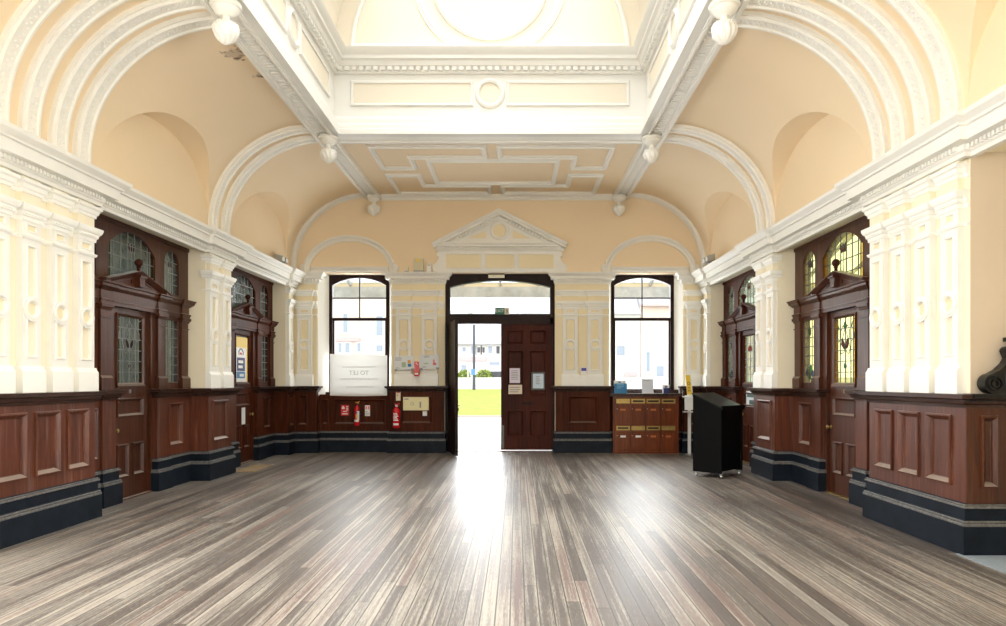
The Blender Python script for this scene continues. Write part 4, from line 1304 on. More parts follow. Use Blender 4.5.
text_object('TO LET', .125, 'lettering', 'paleink', tl, lambda u, v, d: (cxb + u, yb - .012 - d * .4, bz(373, yb) + v), .002, True)
M['faintink'] = plain('very_faint_print', (.70, .70, .69), .7)
b = MB()
for z, x0, x1 in ((bz(367, yb), -.34, .34), (bz(379, yb), -.38, .38), (bz(387, yb), -.26, .26)):
    x = x0
    while x < x1:
        w = random.uniform(.02, .06); b.box(cxb + x, cxb + x + w, yb - .0132, yb - .0118, z - .012, z + .012); x += w + .012
b.build('small_print', 'faintink', tl)

# emergency exit sign on the transom
ye = 14.20
ex = thing('exit_sign', (bx(502, ye), ye, bz(314.6, ye)), 'small green exit sign standing on the transom of the fanlight', 'exit sign')
ex0, ex1, ez0, ez1 = bx(495, ye), bx(509.4, ye), bz(314.4, ye), bz(307.8, ye)
b = MB(); b.box(ex0, ex0 + .20, ye - .03, ye, ez0, ez1); b.build('green_panel', 'green', ex)
b = MB(); b.box(ex0 + .20, ex1, ye - .03, ye, ez0, ez1); b.build('pictogram_panel', plain('pale_pictogram_panel', (.66, .62, .52), .4), ex)
text_object('EXIT', .088, 'lettering', 'signwhite', ex, lambda u, v, d: (ex0 + .10 + u, ye - .03 - d, (ez0 + ez1) / 2 + v), .002)
b = MB()
px_, pz_ = ex0 + .25, (ez0 + ez1) / 2
pic = lambda u, v: (px_ + u, ye - .0325, pz_ + v)
b.tube([pic(-.005, .01), pic(.005, -.012)], .010, 6); b.tube([pic(.005, -.012), pic(.025, -.03), pic(.02, -.05)], .006, 5); b.tube([pic(.0, -.012), pic(-.012, -.032), pic(-.03, -.035)], .006, 5)
b.tube([pic(-.022, .0), pic(-.005, .012), pic(.02, .005)], .005, 5); octa(b, pic(.0, .03), .012)
b.build('running_figure', plain('brown_pictogram', (.20, .13, .06), .5), ex)
yl = 14.20
el = thing('emergency_light', (bx(497, yl), yl, 3.60), 'slim beige light bar under the pediment at the head of the entrance', 'light')
b = MB(); b.box(bx(488.5, yl), bx(504.5, yl), yl - .06, yl + .035, bz(277.8, yl), bz(275.2, yl)); b.build('light_body', 'creampaper', el)
b = MB(); b.box(bx(488.5, yl), bx(504.5, yl), yl - .05, yl + .035, bz(275.2, yl), bz(273.8, yl)); b.build('mounting_plate', 'blackgloss', el)

# leaflet boards on the pilasters, and the red alarm unit between them
yy = WBP - .034
def tilt_board(x, z, w, h, ang, label, prints):
    root = thing('notice_board', (x, yy, z - h / 2), label, 'notice board')
    ca, sa = math.cos(ang), math.sin(ang)
    T = lambda p: (x + p[0] * ca - p[2] * sa, yy + p[1], z + p[0] * sa + p[2] * ca)
    b = MB(T); b.box(-w / 2, w / 2, -.016, -.001, -h / 2, h / 2); b.build('board_panel', plain('laminated_paper', (.70, .72, .73), .35), root)
    for nm, mt, rects in prints:
        b = MB(T)
        for a, c, e, f in rects: b.box(-w / 2 + w * a, -w / 2 + w * c, -.0185, -.0155, -h / 2 + h * e, -h / 2 + h * f)
        b.build(nm, mt, root)
    for cx_ in (-w / 2 + .035, w / 2 - .035):
        b = MB(T); b.box(cx_ - .03, cx_ + .03, -.03, 0, -h / 2 - .02, -h / 2 + .02); b.build('clip', 'greyink', root)
tilt_board(bx(404.2, yy), bz(362.8, yy), .415, .285, .05, 'laminated plan with green, orange and blue blocks beside the red alarm unit',
           [('green_print', 'greenprint', [(.38, .58, .18, .55)]), ('orange_print', 'orangeprint', [(.68, .83, .45, .68)]), ('blue_print', 'bluepaper', [(.68, .85, .20, .40)]), ('text_lines', 'greyink', rows(.06, .5, .66, .92, 3, 3) + rows(.06, .3, .1, .2, 2, 8))])
tilt_board(bx(429.2, yy), bz(361.8, yy), .41, .285, .04, 'laminated plan with a pink patch beside the red alarm unit',
           [('pink_print', 'pinkprint', [(.68, .86, .24, .42), (.70, .78, .42, .66)]), ('green_print', 'greenprint', [(.22, .46, .34, .44)]), ('text_lines', 'greyink', rows(.25, .65, .8, .95, 2, 4) + rows(.16, .4, .08, .2, 2, 9))])
ra = thing('fire_alarm_horn', (bx(417, yy), yy, bz(376, yy)), 'red fire alarm unit fixed between the two laminated plans', 'fire alarm')
b = MB(); xa = bx(416.8, yy)
b.box(xa - .05, xa + .05, yy - .0, yy + .103, bz(371.5, yy), bz(361.5, yy)); b.build('alarm_body', 'red', ra)
b = MB(); b.box(xa - .045, xa + .045, yy - .04, yy + .10, bz(376.3, yy), bz(371.2, yy)); b.box(xa - .058, xa + .058, yy + .02, yy + .09, bz(370.3, yy), bz(369, yy)); b.build('call_point', 'red', ra)
b = MB(); b.box(xa - .035, xa + .035, yy - .043, yy - .039, bz(374.6, yy), bz(373, yy)); b.prism([(xa - .03, bz(363, yy)), (xa + .03, bz(365.2, yy)), (xa - .005, bz(363, yy))], yy - .002, yy + .001); b.build('white_label', 'signwhite', ra)

# signs on the dado
yp = YW + .010
def redsign(x0, x1, z0, z1, y):
    root = thing('fire_action_sign', ((x0 + x1) / 2, y, z0), 'square red fire sign on the panel beside the slim extinguisher', 'sign')
    b = MB(); b.box(x0, x1, y - .006, y, z0, z1); b.build('sign_plate', 'redsign', root)
    w, h = x1 - x0, z1 - z0
    b = MB()
    b.prism([(x0 + w * .1, z0 + h * .62), (x0 + w * .48, z0 + h * .62), (x0 + w * .45, z0 + h * .78), (x0 + w * .3, z0 + h * .94), (x0 + w * .14, z0 + h * .8)], y - .0085, y - .0055)
    for k in range(3): b.box(x0 + w * .66, x0 + w * .9, y - .0085, y - .0055, z0 + h * (.5 + .15 * k), z0 + h * (.58 + .15 * k))
    b.box(x0 + w * .25, x0 + w * .75, y - .0085, y - .0055, z0 + h * .36, z0 + h * .44); b.box(x0 + w * .15, x0 + w * .85, y - .0085, y - .0055, z0 + h * .12, z0 + h * .22)
    b.build('pictogram', 'signwhite', root)
redsign(bx(341, yp), bx(349, yp), bz(415.6, yp), bz(405, yp), yp)
sheet('extinguisher_sign', bx(365, yp), bx(370, yp), bz(416, yp), bz(405.3, yp), yp, 'signwhite', 'narrow white sign with pink head on the panel, under the wide window board', 'sign',
      [('pink_print', 'pinkprint', [(.1, .42, .62, .92), (.56, .9, .62, .92)]), ('green_print', 'greenprint', [(.1, .5, .34, .46)]), ('text_lines', 'greyink', rows(.1, .9, .05, .3, 3, 2))])
yq = YD - .004
sheet('extinguisher_sign', bx(396, yq), bx(400.6, yq), bz(400.6, yq), bz(390, yq), yq, 'creampaper', 'narrow cream sign with red print on the dado above the larger extinguisher', 'sign',
      [('red_print', 'redsign', [(.15, .85, .72, .95)]), ('pale_print', 'orangeprint', [(.2, .45, .4, .62)])])

def extinguisher(x, y, z0, h, r, label, kind):
    root = thing('fire_extinguisher', (x, y, z0), label, 'fire extinguisher')
    b = MB(); b.lathe([(0, 0), (r * .9, 0), (r, .012), (r, h * .66), (r * .92, h * .73), (r * .55, h * .80), (r * .32, h * .83), (r * .32, h * .86), (0, h * .86)], (x, y, z0), 28)
    b.build('cylinder_body', 'red', root, 35)
    b = MB(); b.lathe([(0, h * .86), (r * .36, h * .86), (r * .36, h * .90), (0, h * .90)], (x, y, z0), 14)
    b.box(x - r * .3, x + r * .3, y - r * .3, y + r * .3, z0 + h * .88, z0 + h * .93)
    b.build('valve', 'steel' if kind == 'foam' else 'blackgloss', root)
    b = MB(); b.tube([(x - r * .5, y - r * .2, z0 + h * .97), (x, y, z0 + h * .94), (x + r * .9, y - r * .3, z0 + h * 1.0)], .010, 6); b.tube([(x - r * .2, y, z0 + h * .93), (x + r * .8, y - r * .3, z0 + h * .92)], .008, 6); b.build('lever', 'redsign' if kind == 'foam' else 'orangeprint', root)
    b = MB(); b.tube([(x + r * .3, y - .01, z0 + h * .9), (x + r * 1.12, y - .02, z0 + h * .85), (x + r * 1.2, y - .03, z0 + h * .6), (x + r * 1.13, y - .03, z0 + h * .28)], .011, 8); b.build('hose', 'rubber', root)
    b = MB()
    def band(z, zz, t0, t1, m, mk):
        pts = [[(x + (r + .0025) * math.cos(t), y + (r + .0025) * math.sin(t), z0 + q) for q in (z, zz)] for t in [t0 + (t1 - t0) * k / 12 for k in range(13)]]
        mk.loft(pts, False, False, m)
    t0, t1 = -PI / 2 - .9, -PI / 2 + .9
    if kind == 'foam':
        b.m = 0
        for k in range(6): band(h * (.30 + .055 * k), h * (.33 + .055 * k), t0 + .2, t1 - .25 - .2 * (k % 3), 0, b)
        band(h * .12, h * .20, t0 + .15, t1 - .2, 0, b)
        b.build('label', 'signwhite', root)
    else:
        band(h * .16, h * .25, t0, t1, 0, b); band(h * .25, h * .60, -PI / 2 + .2, -PI / 2 + 1.2, 0, b); band(h * .28, h * .48, -PI / 2 - .3, -PI / 2 + .55, 1, b); band(h * .52, h * .57, -PI / 2 - .5, -PI / 2 + .5, 2, b)
        b.build('label', ['signwhite', 'orangeprint', 'navy'], root)
    b = MB(); b.box(x - .03, x + .03, y + r * .9, y + r * .9 + .05, z0 + h * .5, z0 + h * .62); b.box(x - r * 1.05, x + r * 1.05, y + r * .6, y + r * .95, z0 + h * .45, z0 + h * .475); b.build('wall_bracket', 'steel', root)
ye2 = YW - .075
extinguisher(bx(357, ye2), ye2, bz(425.5, ye2), .50, .058, 'slim red extinguisher with orange label hung on the panel below the window board', 'powder')
ye3 = YD - .10
extinguisher(bx(396.5, ye3), ye3, bz(428, ye3), .51, .078, 'larger red extinguisher with white lettering hung beside the pale yellow box', 'foam')
yc = YD + .006
bxr = thing('fire_panel_box', (bx(416.5, yc), yc, bz(410, yc)), 'pale yellow rectangular wall box on the dado under the plans', 'wall box')
b = MB(); b.box(bx(403.6, yc), bx(429, yc), yc - .07, yc + .014, bz(410.2, yc), bz(397, yc)); b.build('box_body', 'yellowboard', bxr)
b = MB(); b.box(bx(420, yc), bx(421.6, yc), yc - .073, yc - .069, bz(407.6, yc), bz(401.6, yc)); b.build('slot', 'greyink', bxr)
b = MB(); b.box(bx(405, yc), bx(409, yc), yc - .072, yc - .069, bz(399.6, yc), bz(398.4, yc)); b.build('blue_mark', 'greyink', bxr)
b = MB(); b.ring((bx(412.6, yc), yc - .069, bz(403.6, yc)), .03, [(-.004, 0), (-.004, -.003), (.004, -.003), (.004, 0)], 16); b.build('ring_mark', 'greyink', bxr)
sb = thing('socket_box', (bx(425, yc), yc, bz(415.6, yc)), 'small white switch box just below the pale yellow box', 'switch')
b = MB(); b.box(bx(422.8, yc), bx(427, yc), yc - .03, yc + .014, bz(415.8, yc), bz(411.2, yc)); b.build('faceplate', 'signwhite', sb)
b = MB(); b.box(bx(424.2, yc), bx(425.6, yc), yc - .036, yc - .029, bz(414.2, yc), bz(412.6, yc)); b.build('switch_rocker', 'signwhite', sb)

# boxes on the impost
yi = YB - .07
ib = thing('alarm_box', (bx(418.4, yi), yi, 3.74), 'beige alarm box with small yellow label standing on the white impost', 'alarm box')
b = MB(); b.box(bx(414, yi), bx(423.4, yi), yi - .05, yi + .06, 3.745, bz(258.8, yi)); b.build('box_body', plain('beige_plastic', (.66, .60, .42), .45), ib)
b = MB(); b.box(bx(416.6, yi), bx(420.2, yi), yi - .053, yi - .049, bz(262, yi), bz(259.8, yi)); b.build('yellow_label', 'yellow', ib)
b = MB(); b.box(bx(413.8, yi), bx(423.6, yi), yi - .052, yi + .06, 3.738, 3.765); b.build('dark_base', 'greyink', ib)
ss = thing('motion_sensor', (bx(428.8, yi), yi, 3.74), 'small white domed sensor between the beige alarm box and the pediment', 'sensor')
b = MB(); b.box(bx(427, yi), bx(431, yi), yi - .04, yi + .06, 3.745, bz(265.2, yi)); b.lathe([(0, 0), (.03, 0), (.03, .04), (.02, .06), (0, .07)], (bx(429, yi), yi, bz(265.2, yi)), 12); b.build('sensor_body', 'signwhite', ss)
b = MB(); b.box(bx(428.4, yi), bx(430, yi), yi - .043, yi - .039, bz(266, yi), bz(265, yi)); b.build('sensor_lens', 'greyink', ss)
jb = thing('junction_box', (bx(406.4, yi), yi, 3.74), 'tiny cream junction box beside the beige alarm box on the impost', 'junction box')
b = MB(); b.box(bx(404.8, yi), bx(408.2, yi), yi - .03, yi + .06, 3.745, bz(266.8, yi)); b.build('box_body', 'creampaper', jb)
b = MB(); b.box(bx(404.8, yi), bx(408.2, yi), yi - .032, yi + .06, 3.735, 3.755); b.build('dark_base', 'greyink', jb)

# twin flood lights standing on the side cornices
for s in (-1, 1):
    x, y = s * 4.12, 13.05
    rt = thing('floodlight', (x, y, 3.705), 'small twin floodlight standing on the side cornice ' + SIDE[s], 'floodlight')
    T = lambda p: (x + s * p[1], y + p[0], 3.705 + p[2])
    b = MB(T); b.box(-.17, .17, -.03, .03, 0, .03); b.box(-.02, .02, -.02, .02, .03, .12); b.build('bracket', 'greyink', rt)
    for q in (-1, 1):
        b = MB(T); b.prism([(-.08, .05), (.05, .07), (.05, .19), (-.10, .15)], q * .10 - .07, q * .10 + .07, 0); b.build('lamp_head', plain('grey_cast_housing', (.36, .36, .33), .45), rt)
        b = MB(T); b.box(q * .10 - .055, q * .10 + .055, -.098, -.086, .06, .14); b.build('lamp_lens', 'signwhite', rt)

# small display between the pilasters
tp = thing('thermostat', (bx(584, WBB - .01), WBB, bz(374, WBB)), 'small grey wall control with a blue display between paired pilasters', 'thermostat')
b = MB(); b.box(bx(580.8), bx(586.6), YB - .03, YB, bz(374.6), bz(367.4)); b.build('control_body', 'signwhite', tp)
b = MB(); b.box(bx(581.2), bx(586.2), YB - .033, YB - .029, bz(371), bz(368)); b.build('display', 'screenblue', tp)

# papers on the closed door leaf
yd = 14.24 + .05 + .018
sheet('door_notice', bx(509.6, yd), bx(520, yd), bz(383, yd), bz(368.2, yd), yd - .012, 'lilacpaper', 'pale lilac notice on the closed door leaf, above a cream one', 'paper notice', [('text_lines', 'greyink', rows(.15, .85, .2, .88, 6, 5))])
sheet('door_notice', bx(508, yd), bx(522.6, yd), bz(395.6, yd), bz(384.8, yd), yd - .014, plain('pinkish_cream_paper', (.74, .64, .54), .7), 'cream notice on the closed door leaf, just above the letter plate', 'paper notice', [('text_lines', 'greyink', rows(.12, .85, .25, .85, 3, 6))])
fr = thing('framed_notice', (bx(538.5, yd), yd, bz(390, yd)), 'framed pale blue notice hanging on the closed door leaf', 'framed notice')
x0, x1, z0, z1 = bx(531.2, yd), bx(545.2, yd), bz(390, yd), bz(372, yd)
b = MB(); b.sweep_arch([(x0, z0), (x0, z1), (x1, z1), (x1, z0)], [(0, 0), (0, -.025), (-.012, -.03), (-.035, -.018), (-.035, 0)], yd, closed=True); b.build('frame', 'greyframe', fr)
b = MB(); b.box(x0 + .03, x1 - .03, yd - .012, yd, z0 + .03, z1 - .03); b.build('notice_sheet', plain('pale_blue_paper', (.56, .68, .82), .4), fr)
b = MB()
for r_ in rows(.32, .7, .3, .8, 5, 7): b.box(x0 + (x1 - x0) * r_[0], x0 + (x1 - x0) * r_[1], yd - .0135, yd - .011, z0 + (z1 - z0) * r_[2], z0 + (z1 - z0) * r_[3])
b.build('text_lines', 'greyink', fr)

# ------------------------------------------------------------------ letter box cabinet
yf = 13.86
cx0, cx1 = bx(614, yf), bx(677.5, yf)
cab = thing('letter_box_cabinet', ((cx0 + cx1) / 2, yf, 0), 'orange brown cabinet of eight brass slotted letter boxes under the window', 'cabinet')
b = MB(); b.box(cx0, cx1, yf + .014, YD - .07, .0, 1.165)
b.box(cx0 - .02, cx0 + .03, yf - .006, yf + .03, .0, 1.165); b.box(cx1 - .03, cx1 + .02, yf - .006, yf + .03, .0, 1.165)
b.box(cx0, cx1, yf - .004, yf + .02, 1.13, 1.165); b.box(cx0, cx1, yf - .002, yf + .02, .0, .045)
b.build('cabinet_body', 'woodorange', cab)
b = MB(); tx0, tx1 = bx(610, yf), bx(682, yf)
b.box(tx0, tx1, yf - .03, YD - .06, 1.165, 1.225); b.box(2.36, 3.80, YD - .06, YW - .02, 1.165, 1.225)
b.box(tx0, tx0 + .025, yf + .08, YD - .06, 1.225, 1.36); b.box(tx1 - .025, tx1, yf + .08, YD - .06, 1.225, 1.36)
b.prism([(yf - .02, 1.225), (yf + .09, 1.36), (yf + .09, 1.225)], tx0, tx0 + .025, 0); b.prism([(yf - .02, 1.225), (yf + .09, 1.36), (yf + .09, 1.225)], tx1 - .025, tx1, 0)
b.box(2.36, tx1, YW - .05, YW - .02, 1.225, 1.30)
b.build('counter_top', 'woodcap', cab)
cw = (cx1 - cx0 - .06) / 4
for j, (zs0, zs1, zd0, zd1) in enumerate(((1.022, 1.115, .585, 1.0), (.475, .565, .055, .455))):
    for i in range(4):
        a0 = cx0 + .03 + cw * i + .008; a1 = a0 + cw - .016
        b = MB(); b.board(a0, a1, zd0, zd1, yf - .004, .02); dr = b.build('door', 'woodorange', cab)
        b = MB(); b.lathe([(0, 0), (.007, 0), (.007, -.006), (0, -.008)], (a0 + .025, yf - .004, zd1 - .09), 8, 1); b.build('lock', 'steel', dr)
        b = MB(); b.box((a0 + a1) / 2 - .055, (a0 + a1) / 2 + .055, yf - .008, yf - .003, zd1 - .125, zd1 - .085)
        b.build('name_card', 'signwhite' if (j == 1 and i < 2) else plain('amber_card', (.42, .12, .03), .5), dr)
        b = MB(); b.board(a0 + .008, a1 - .008, zs0, zs1, yf - .010, .014, [(a0 + .035, a1 - .035, zs0 + .026, zs1 - .026)], [(0, 0), (.002, .008), (.004, .010)], 0, 1)
        b.build('letter_slot', ['brass', 'blackgloss' if (i + j) % 2 or i == 2 else 'brass'], cab)
# leaflets on the cabinet
zt = 1.226
yk = yf + .10
lf = thing('leaflet_holder', (bx(621, yk), yk, zt), 'blue leaflet rack standing on the counter over the letter boxes', 'leaflet rack')
b = MB(); b.box(bx(614.2, yk), bx(627, yk), yk, yk + .05, zt, bz(383.4, yk)); b.build('blue_leaflets', 'bluepaper', lf)
b = MB(); b.box(bx(614.2, yk), bx(626, yk), yk + .04, yk + .055, zt + .1, bz(380.6, yk)); b.build('rack_back', 'signwhite', lf)
b = MB(); b.box(bx(618.8, yk), bx(621, yk), yk + .037, yk + .041, bz(382.8, yk), bz(381.6, yk)); b.build('emblem', 'navy', lf)
b = MB()
for r_ in rows(.2, .8, .35, .75, 3, 2): b.box(bx(614.2, yk) + .26 * r_[0], bx(614.2, yk) + .26 * r_[1], yk - .002, yk + .001, zt + .27 * r_[2], zt + .27 * r_[3])
b.build('text_lines', plain('pale_blue_print', (.25, .48, .68), .5), lf)
st = thing('paper_stand', (bx(648, yk), yk, zt), 'upright white paper standing in the middle of the letter box counter', 'paper stand')
T = lambda p: (p[0], yk + p[1] + (p[2] - zt) * .22, p[2])
b = MB(T); b.box(bx(642.2, yk), bx(653.6, yk), 0, .008, zt, bz(379.2, yk)); b.build('paper_sheet', plain('pale_grey_paper', (.64, .67, .76), .6), st)
b = MB(T); b.box(bx(642.2, yk), bx(653.6, yk), -.05, .06, zt, zt + .008); b.build('stand_foot', 'signwhite', st)
b = MB(T)
for r_ in rows(.15, .8, .86, .95, 1, 2): b.box(bx(642.2, yk) + .23 * r_[0], bx(642.2, yk) + .23 * r_[1], -.002, .001, zt + .29 * r_[2], zt + .29 * r_[3])
b.build('text_lines', 'greyink', st)
lf = thing('leaflet_holder', (bx(666, yk), yk, zt), 'small navy leaflet holder at the counter end towards the yellow topped stand', 'leaflet rack')
b = MB(); b.box(bx(663.8, yk), bx(669.4, yk), yk, yk + .04, zt, bz(388, yk)); b.build('navy_leaflets', 'navy', lf)
b = MB(); b.box(bx(662.8, yk), bx(669.6, yk), yk + .03, yk + .045, zt, bz(384.8, yk)); b.build('rack_back', 'signwhite', lf)
b = MB(); b.box(bx(665, yk), bx(667.6, yk), yk + .026, yk + .031, bz(387.6, yk), bz(386, yk)); b.build('emblem', 'navy', lf)

# ------------------------------------------------------------------ sanitiser stand
ys = 13.70
xs = bx(688.5, ys)
sd = thing('sanitiser_stand', (xs, ys, 0), 'white sanitiser dispenser stand with yellow header board behind the black lectern', 'dispenser stand')
b = MB(); b.box(xs - .17, xs + .10, ys - .20, ys + .10, 0, .012); b.build('base_plate', 'steel', sd)
b = MB(); b.box(xs - .012, xs + .045, ys - .02, ys + .02, .012, 1.20); b.build('pole', 'signwhite', sd)
b = MB(); b.box(xs - .085, xs + .07, ys - .09, ys - .02, .90, 1.15); b.prism([(ys - .09, 1.15), (ys - .02, 1.19), (ys - .02, 1.15)], xs - .085, xs + .07, 0); b.build('dispenser_body', 'signwhite', sd)
b = MB(); b.box(xs - .13, xs + .07, ys - .16, ys - .02, .855, .872); b.tube([(xs - .15, ys - .10, 1.17), (xs - .06, ys - .10, 1.15), (xs + .0, ys - .05, 1.14)], .014, 8); b.build('drip_tray', 'signwhite', sd)
Tt = lambda p: (xs + p[0] - (p[2] - 1.18) * .10, ys + p[1], p[2])
b = MB(Tt); b.box(-.03, .085, -.03, -.018, 1.19, 1.61); b.build('header_board', 'signwhite', sd)
b = MB(Tt); b.box(-.03, .065, -.033, -.029, 1.21, 1.60); b.build('yellow_panel', 'yellow', sd)
b = MB(Tt); b.ring((.018, -.033, 1.43), .026, [(-.01, 0), (-.01, -.003), (.01, -.003), (.01, 0)], 18); b.box(-.01, .045, -.036, -.032, 1.27, 1.30); b.box(-.005, .04, -.036, -.032, 1.33, 1.355); b.build('dark_print', plain('ochre_print', (.50, .27, .02), .5), sd)

# ------------------------------------------------------------------ black lectern on castors
Fp, Lp, Rp = Vector((3.51, 10.28)), Vector((3.17, 10.63)), Vector((4.01, 10.71))
e1 = (Lp - Fp); e2 = (Rp - Fp)
e1n = e1.normalized(); e2n = Vector((e1n.y, -e1n.x)); 
if e2n.dot(e2) < 0: e2n = -e2n
W2, W1_ = e2.length, e1.length
TP = lambda p: (Fp.x + e1n.x * p[0] + e2n.x * p[1], Fp.y + e1n.y * p[0] + e2n.y * p[1], p[2])   # p0 from low edge to high edge, p1 across
lec = thing('lectern', (3.57, 10.66, 0), 'tall black lectern on small castors with a sloping top', 'lectern')
h0, h1 = 1.065, 1.27
b = MB(TP)
b.prism([(0, .075), (W1_, .075), (W1_, h1), (0, h0)], 0, .025, 1)
b.build('side_panel', 'black', lec)
b = MB(TP); b.prism([(0, .075), (W1_, .075), (W1_, h1), (0, h0)], W2 - .025, W2, 1); b.build('side_panel', 'black', lec)
b = MB(TP); b.box(.03, .05, .025, W2 - .025, .12, h0); b.build('front_panel', 'black', lec)
b = MB(TP); b.box(W1_ - .02, W1_, .025, W2 - .025, .075, h1 - .01); b.build('back_panel', 'black', lec)
b = MB(TP); b.box(.03, W1_, .025, W2 - .025, .10, .125); b.build('bottom_shelf', 'black', lec)
sl = (h1 - h0) / W1_
b = MB(TP); b.prism([(-.02, h0 - .02 * sl), (W1_ + .01, h1 + .01 * sl), (W1_ + .01, h1 + .01 * sl + .022), (-.02, h0 - .02 * sl + .022)], -.015, W2 + .015, 1)
b.build('sloping_top', plain('satin_black_top', (.010, .012, .011), .30, spec=.35), lec)
b = MB(TP); b.box(-.03, -.005, -.015, W2 + .015, h0 - .03, h0 + .04); b.build('front_lip', 'black', lec)
for u, v in ((.03, .04), (W1_ - .04, .04), (.03, W2 - .04), (W1_ - .04, W2 - .04)):
    c = TP((u, v, 0))
    b = MB(); b.box(c[0] - .02, c[0] + .02, c[1] - .02, c[1] + .02, .055, .078); b.lathe([(0, -.014), (.026, -.014), (.028, -.008), (.028, .008), (.026, .014), (0, .014)], (c[0], c[1], .028), 16, 0)
    b.build('castor', 'steel', lec)

# ------------------------------------------------------------------ door mat, door papers, poster
mt_ = MB(); mt_.box(-4.20, -3.86, 11.05, 11.95, .0, .014)
tag(mt_.build('door_mat', 'matfibre'), 'flat tan mat on the floorboards before the door with the poster', 'mat')
Tl = side_T(-1)
lw = SCR + .155
po = thing('poster', Tl((C2, lw, 1.46)), 'tall colour poster with dark block and yellow edge behind the door glass', 'poster')
yw_ = SCR + .044
b = MB(Tl); b.box(C2 - .245, C2 + .245, yw_ - .003, yw_, 1.465, 2.27); b.build('poster_sheet', 'signwhite', po)
def pp(nm, mt, a0, a1, z0, z1, k=1):
    b = MB(Tl); b.box(C2 + a0, C2 + a1, yw_ - .003 - .0012 * k, yw_ - .0025, z0, z1); b.build(nm, mt, po)
pp('yellow_header', 'yellow', -.245, .245, 2.08, 2.27); pp('yellow_edge', 'yellow', .19, .245, 1.47, 2.08)
pp('dark_block', 'navy', -.22, .13, 1.66, 1.90); pp('blue_block', 'bluepaper', -.23, .13, 1.53, 1.65)
pp('pale_lines', 'signwhite', -.16, .05, 1.80, 1.85, 2); pp('pale_lines', 'signwhite', -.16, .03, 1.71, 1.76, 2); pp('pale_lines', 'paper', -.10, .08, 1.56, 1.61, 2)
b = MB(Tl)
for sg in (-1, 1): b.tube([(C2 - .05 + sg * .02, yw_ - .005, 2.06), (C2 - .05 + sg * .10, yw_ - .005, 2.0), (C2 - .05 + sg * .09, yw_ - .005, 1.95)], .012, 6)
b.build('grey_motif', 'greyink', po)
b = MB(Tl); b.box(C2 - .10, C2 + .0, yw_ - .0055, yw_ - .0025, 1.955, 1.99); b.build('red_motif', 'redsign', po)
cd = MB(Tl); cd.box(C2 - .02, C2 + .13, SCR + .033, SCR + .0395, .70, 1.0)
tag(cd.build('door_card', 'paper'), 'narrow white card on the door under the colour poster', 'card')
Tq = side_T(1)
nt_ = thing('door_notice', Tq((C2 - .02, SCR + .155, 1.03)), 'white notice with dark green bands on the door behind the black lectern', 'paper notice')
b = MB(Tq); b.box(C2 - .25, C2 + .17, SCR + .033, SCR + .0395, 1.02, 1.30); b.build('notice_sheet', plain('pale_blue_white_paper', (.70, .78, .82), .6), nt_)
b = MB(Tq); b.box(C2 - .23, C2 + .12, SCR + .031, SCR + .0335, 1.19, 1.27); b.box(C2 - .23, C2 + .0, SCR + .031, SCR + .0335, 1.06, 1.14); b.build('dark_band', plain('dark_green_print', (.03, .09, .075), .5), nt_)

# ------------------------------------------------------------------ carved scroll on the return of the wide pier
ysc = 5.79
scx = 4.335
so = thing('scroll_bracket', (scx + .2, ysc, 1.378), 'black carved scroll standing on the dado rail at the edge of the alcove', 'carved scroll')
b = MB()
pts = [(0.0, 0.0)]
for k in range(15):
    t = -PI / 2 - k / 14 * PI * .95
    pts.append((.085 + .085 * math.cos(t), .085 + .085 * math.sin(t)))
pts += [(.13, .20), (.19, .255), (.215, .30), (.20, .335)]
for k in range(9):
    t = PI * .95 - k / 8 * PI
    pts.append((.235 + .045 * math.cos(t), .355 + .045 * math.sin(t)))
pts += [(.27, .405), (.27, .44), (.60, .44), (.60, 0)]
pts = [p for i, p in enumerate(pts) if i == 0 or p != pts[i - 1]]
b.prism([(scx + p[0], 1.379 + p[1]) for p in pts[1:]], ysc - .10, ysc, 1)
b.build('scroll_body', 'blackgloss', so)
b = MB()
for R in (.055, .028): b.ring((scx + .085, ysc - .10, 1.379 + .085), R, [(-.010, 0), (-.006, -.018), (.006, -.018), (.010, 0)], 24)
b.ring((scx + .235, ysc - .10, 1.379 + .355), .024, [(-.008, 0), (-.005, -.014), (.005, -.014), (.008, 0)], 20)
b.tube([(scx + .17, ysc - .104, 1.44), (scx + .17, ysc - .104, 1.55), (scx + .225, ysc - .104, 1.63), (scx + .26, ysc - .104, 1.69)], .009, 6)
b.build('volute', 'blackgloss', so)
b = MB(); b.box(scx + .22, scx + .62, ysc - .125, ysc, 1.379 + .44, 1.379 + .475); b.build('scroll_cap', 'blackgloss', so)
b = MB(Tr); b.sweep_plan([(WD - .0, 5.815), (5.55, 5.815)], [(-.03, 1.30), (.03, 1.30), (.06, 1.335), (.12, 1.345), (.12, 1.378), (-.03, 1.378)])
struct(b.build('trim_rail', 'blackgloss'), 'black ledge under the carved scroll', 'dado rail')
# ------------------------------------------------------------------ outdoors
M['pave'] = plain('pale_paving', (.60, .58, .55), .8, var=.08, vscale=1.5)
M['grass'] = plain('lawn_grass', (.250, .285, .030), .9, var=.25, vscale=3.0)  # yellow-green lawn, mottled at random
M['hwall'] = plain('pale_render', (.62, .60, .57), .8, var=.05, vscale=.4)
M['hpink'] = plain('pinkish_sandstone', (.62, .50, .43), .8, var=.06, vscale=.5)
M['hroof'] = plain('grey_slate', (.46, .46, .48), .6, var=.1, vscale=2)
M['hglass'] = plain('house_window_glass', (.28, .32, .38), .4)
M['hdark'] = plain('dark_house_window', (.07, .07, .08), .2)
M['shop'] = plain('shop_fascia', (.52, .37, .36), .5)
M['canopy'] = plain('weathered_canopy_board', (.40, .39, .37), .7, var=.25, vscale=3)
M['canopytan'] = plain('tan_canopy_board', (.62, .50, .32), .7)
M['leaf'] = plain('shrub_leaves', (.22, .28, .05), .8, var=.4, vscale=9)
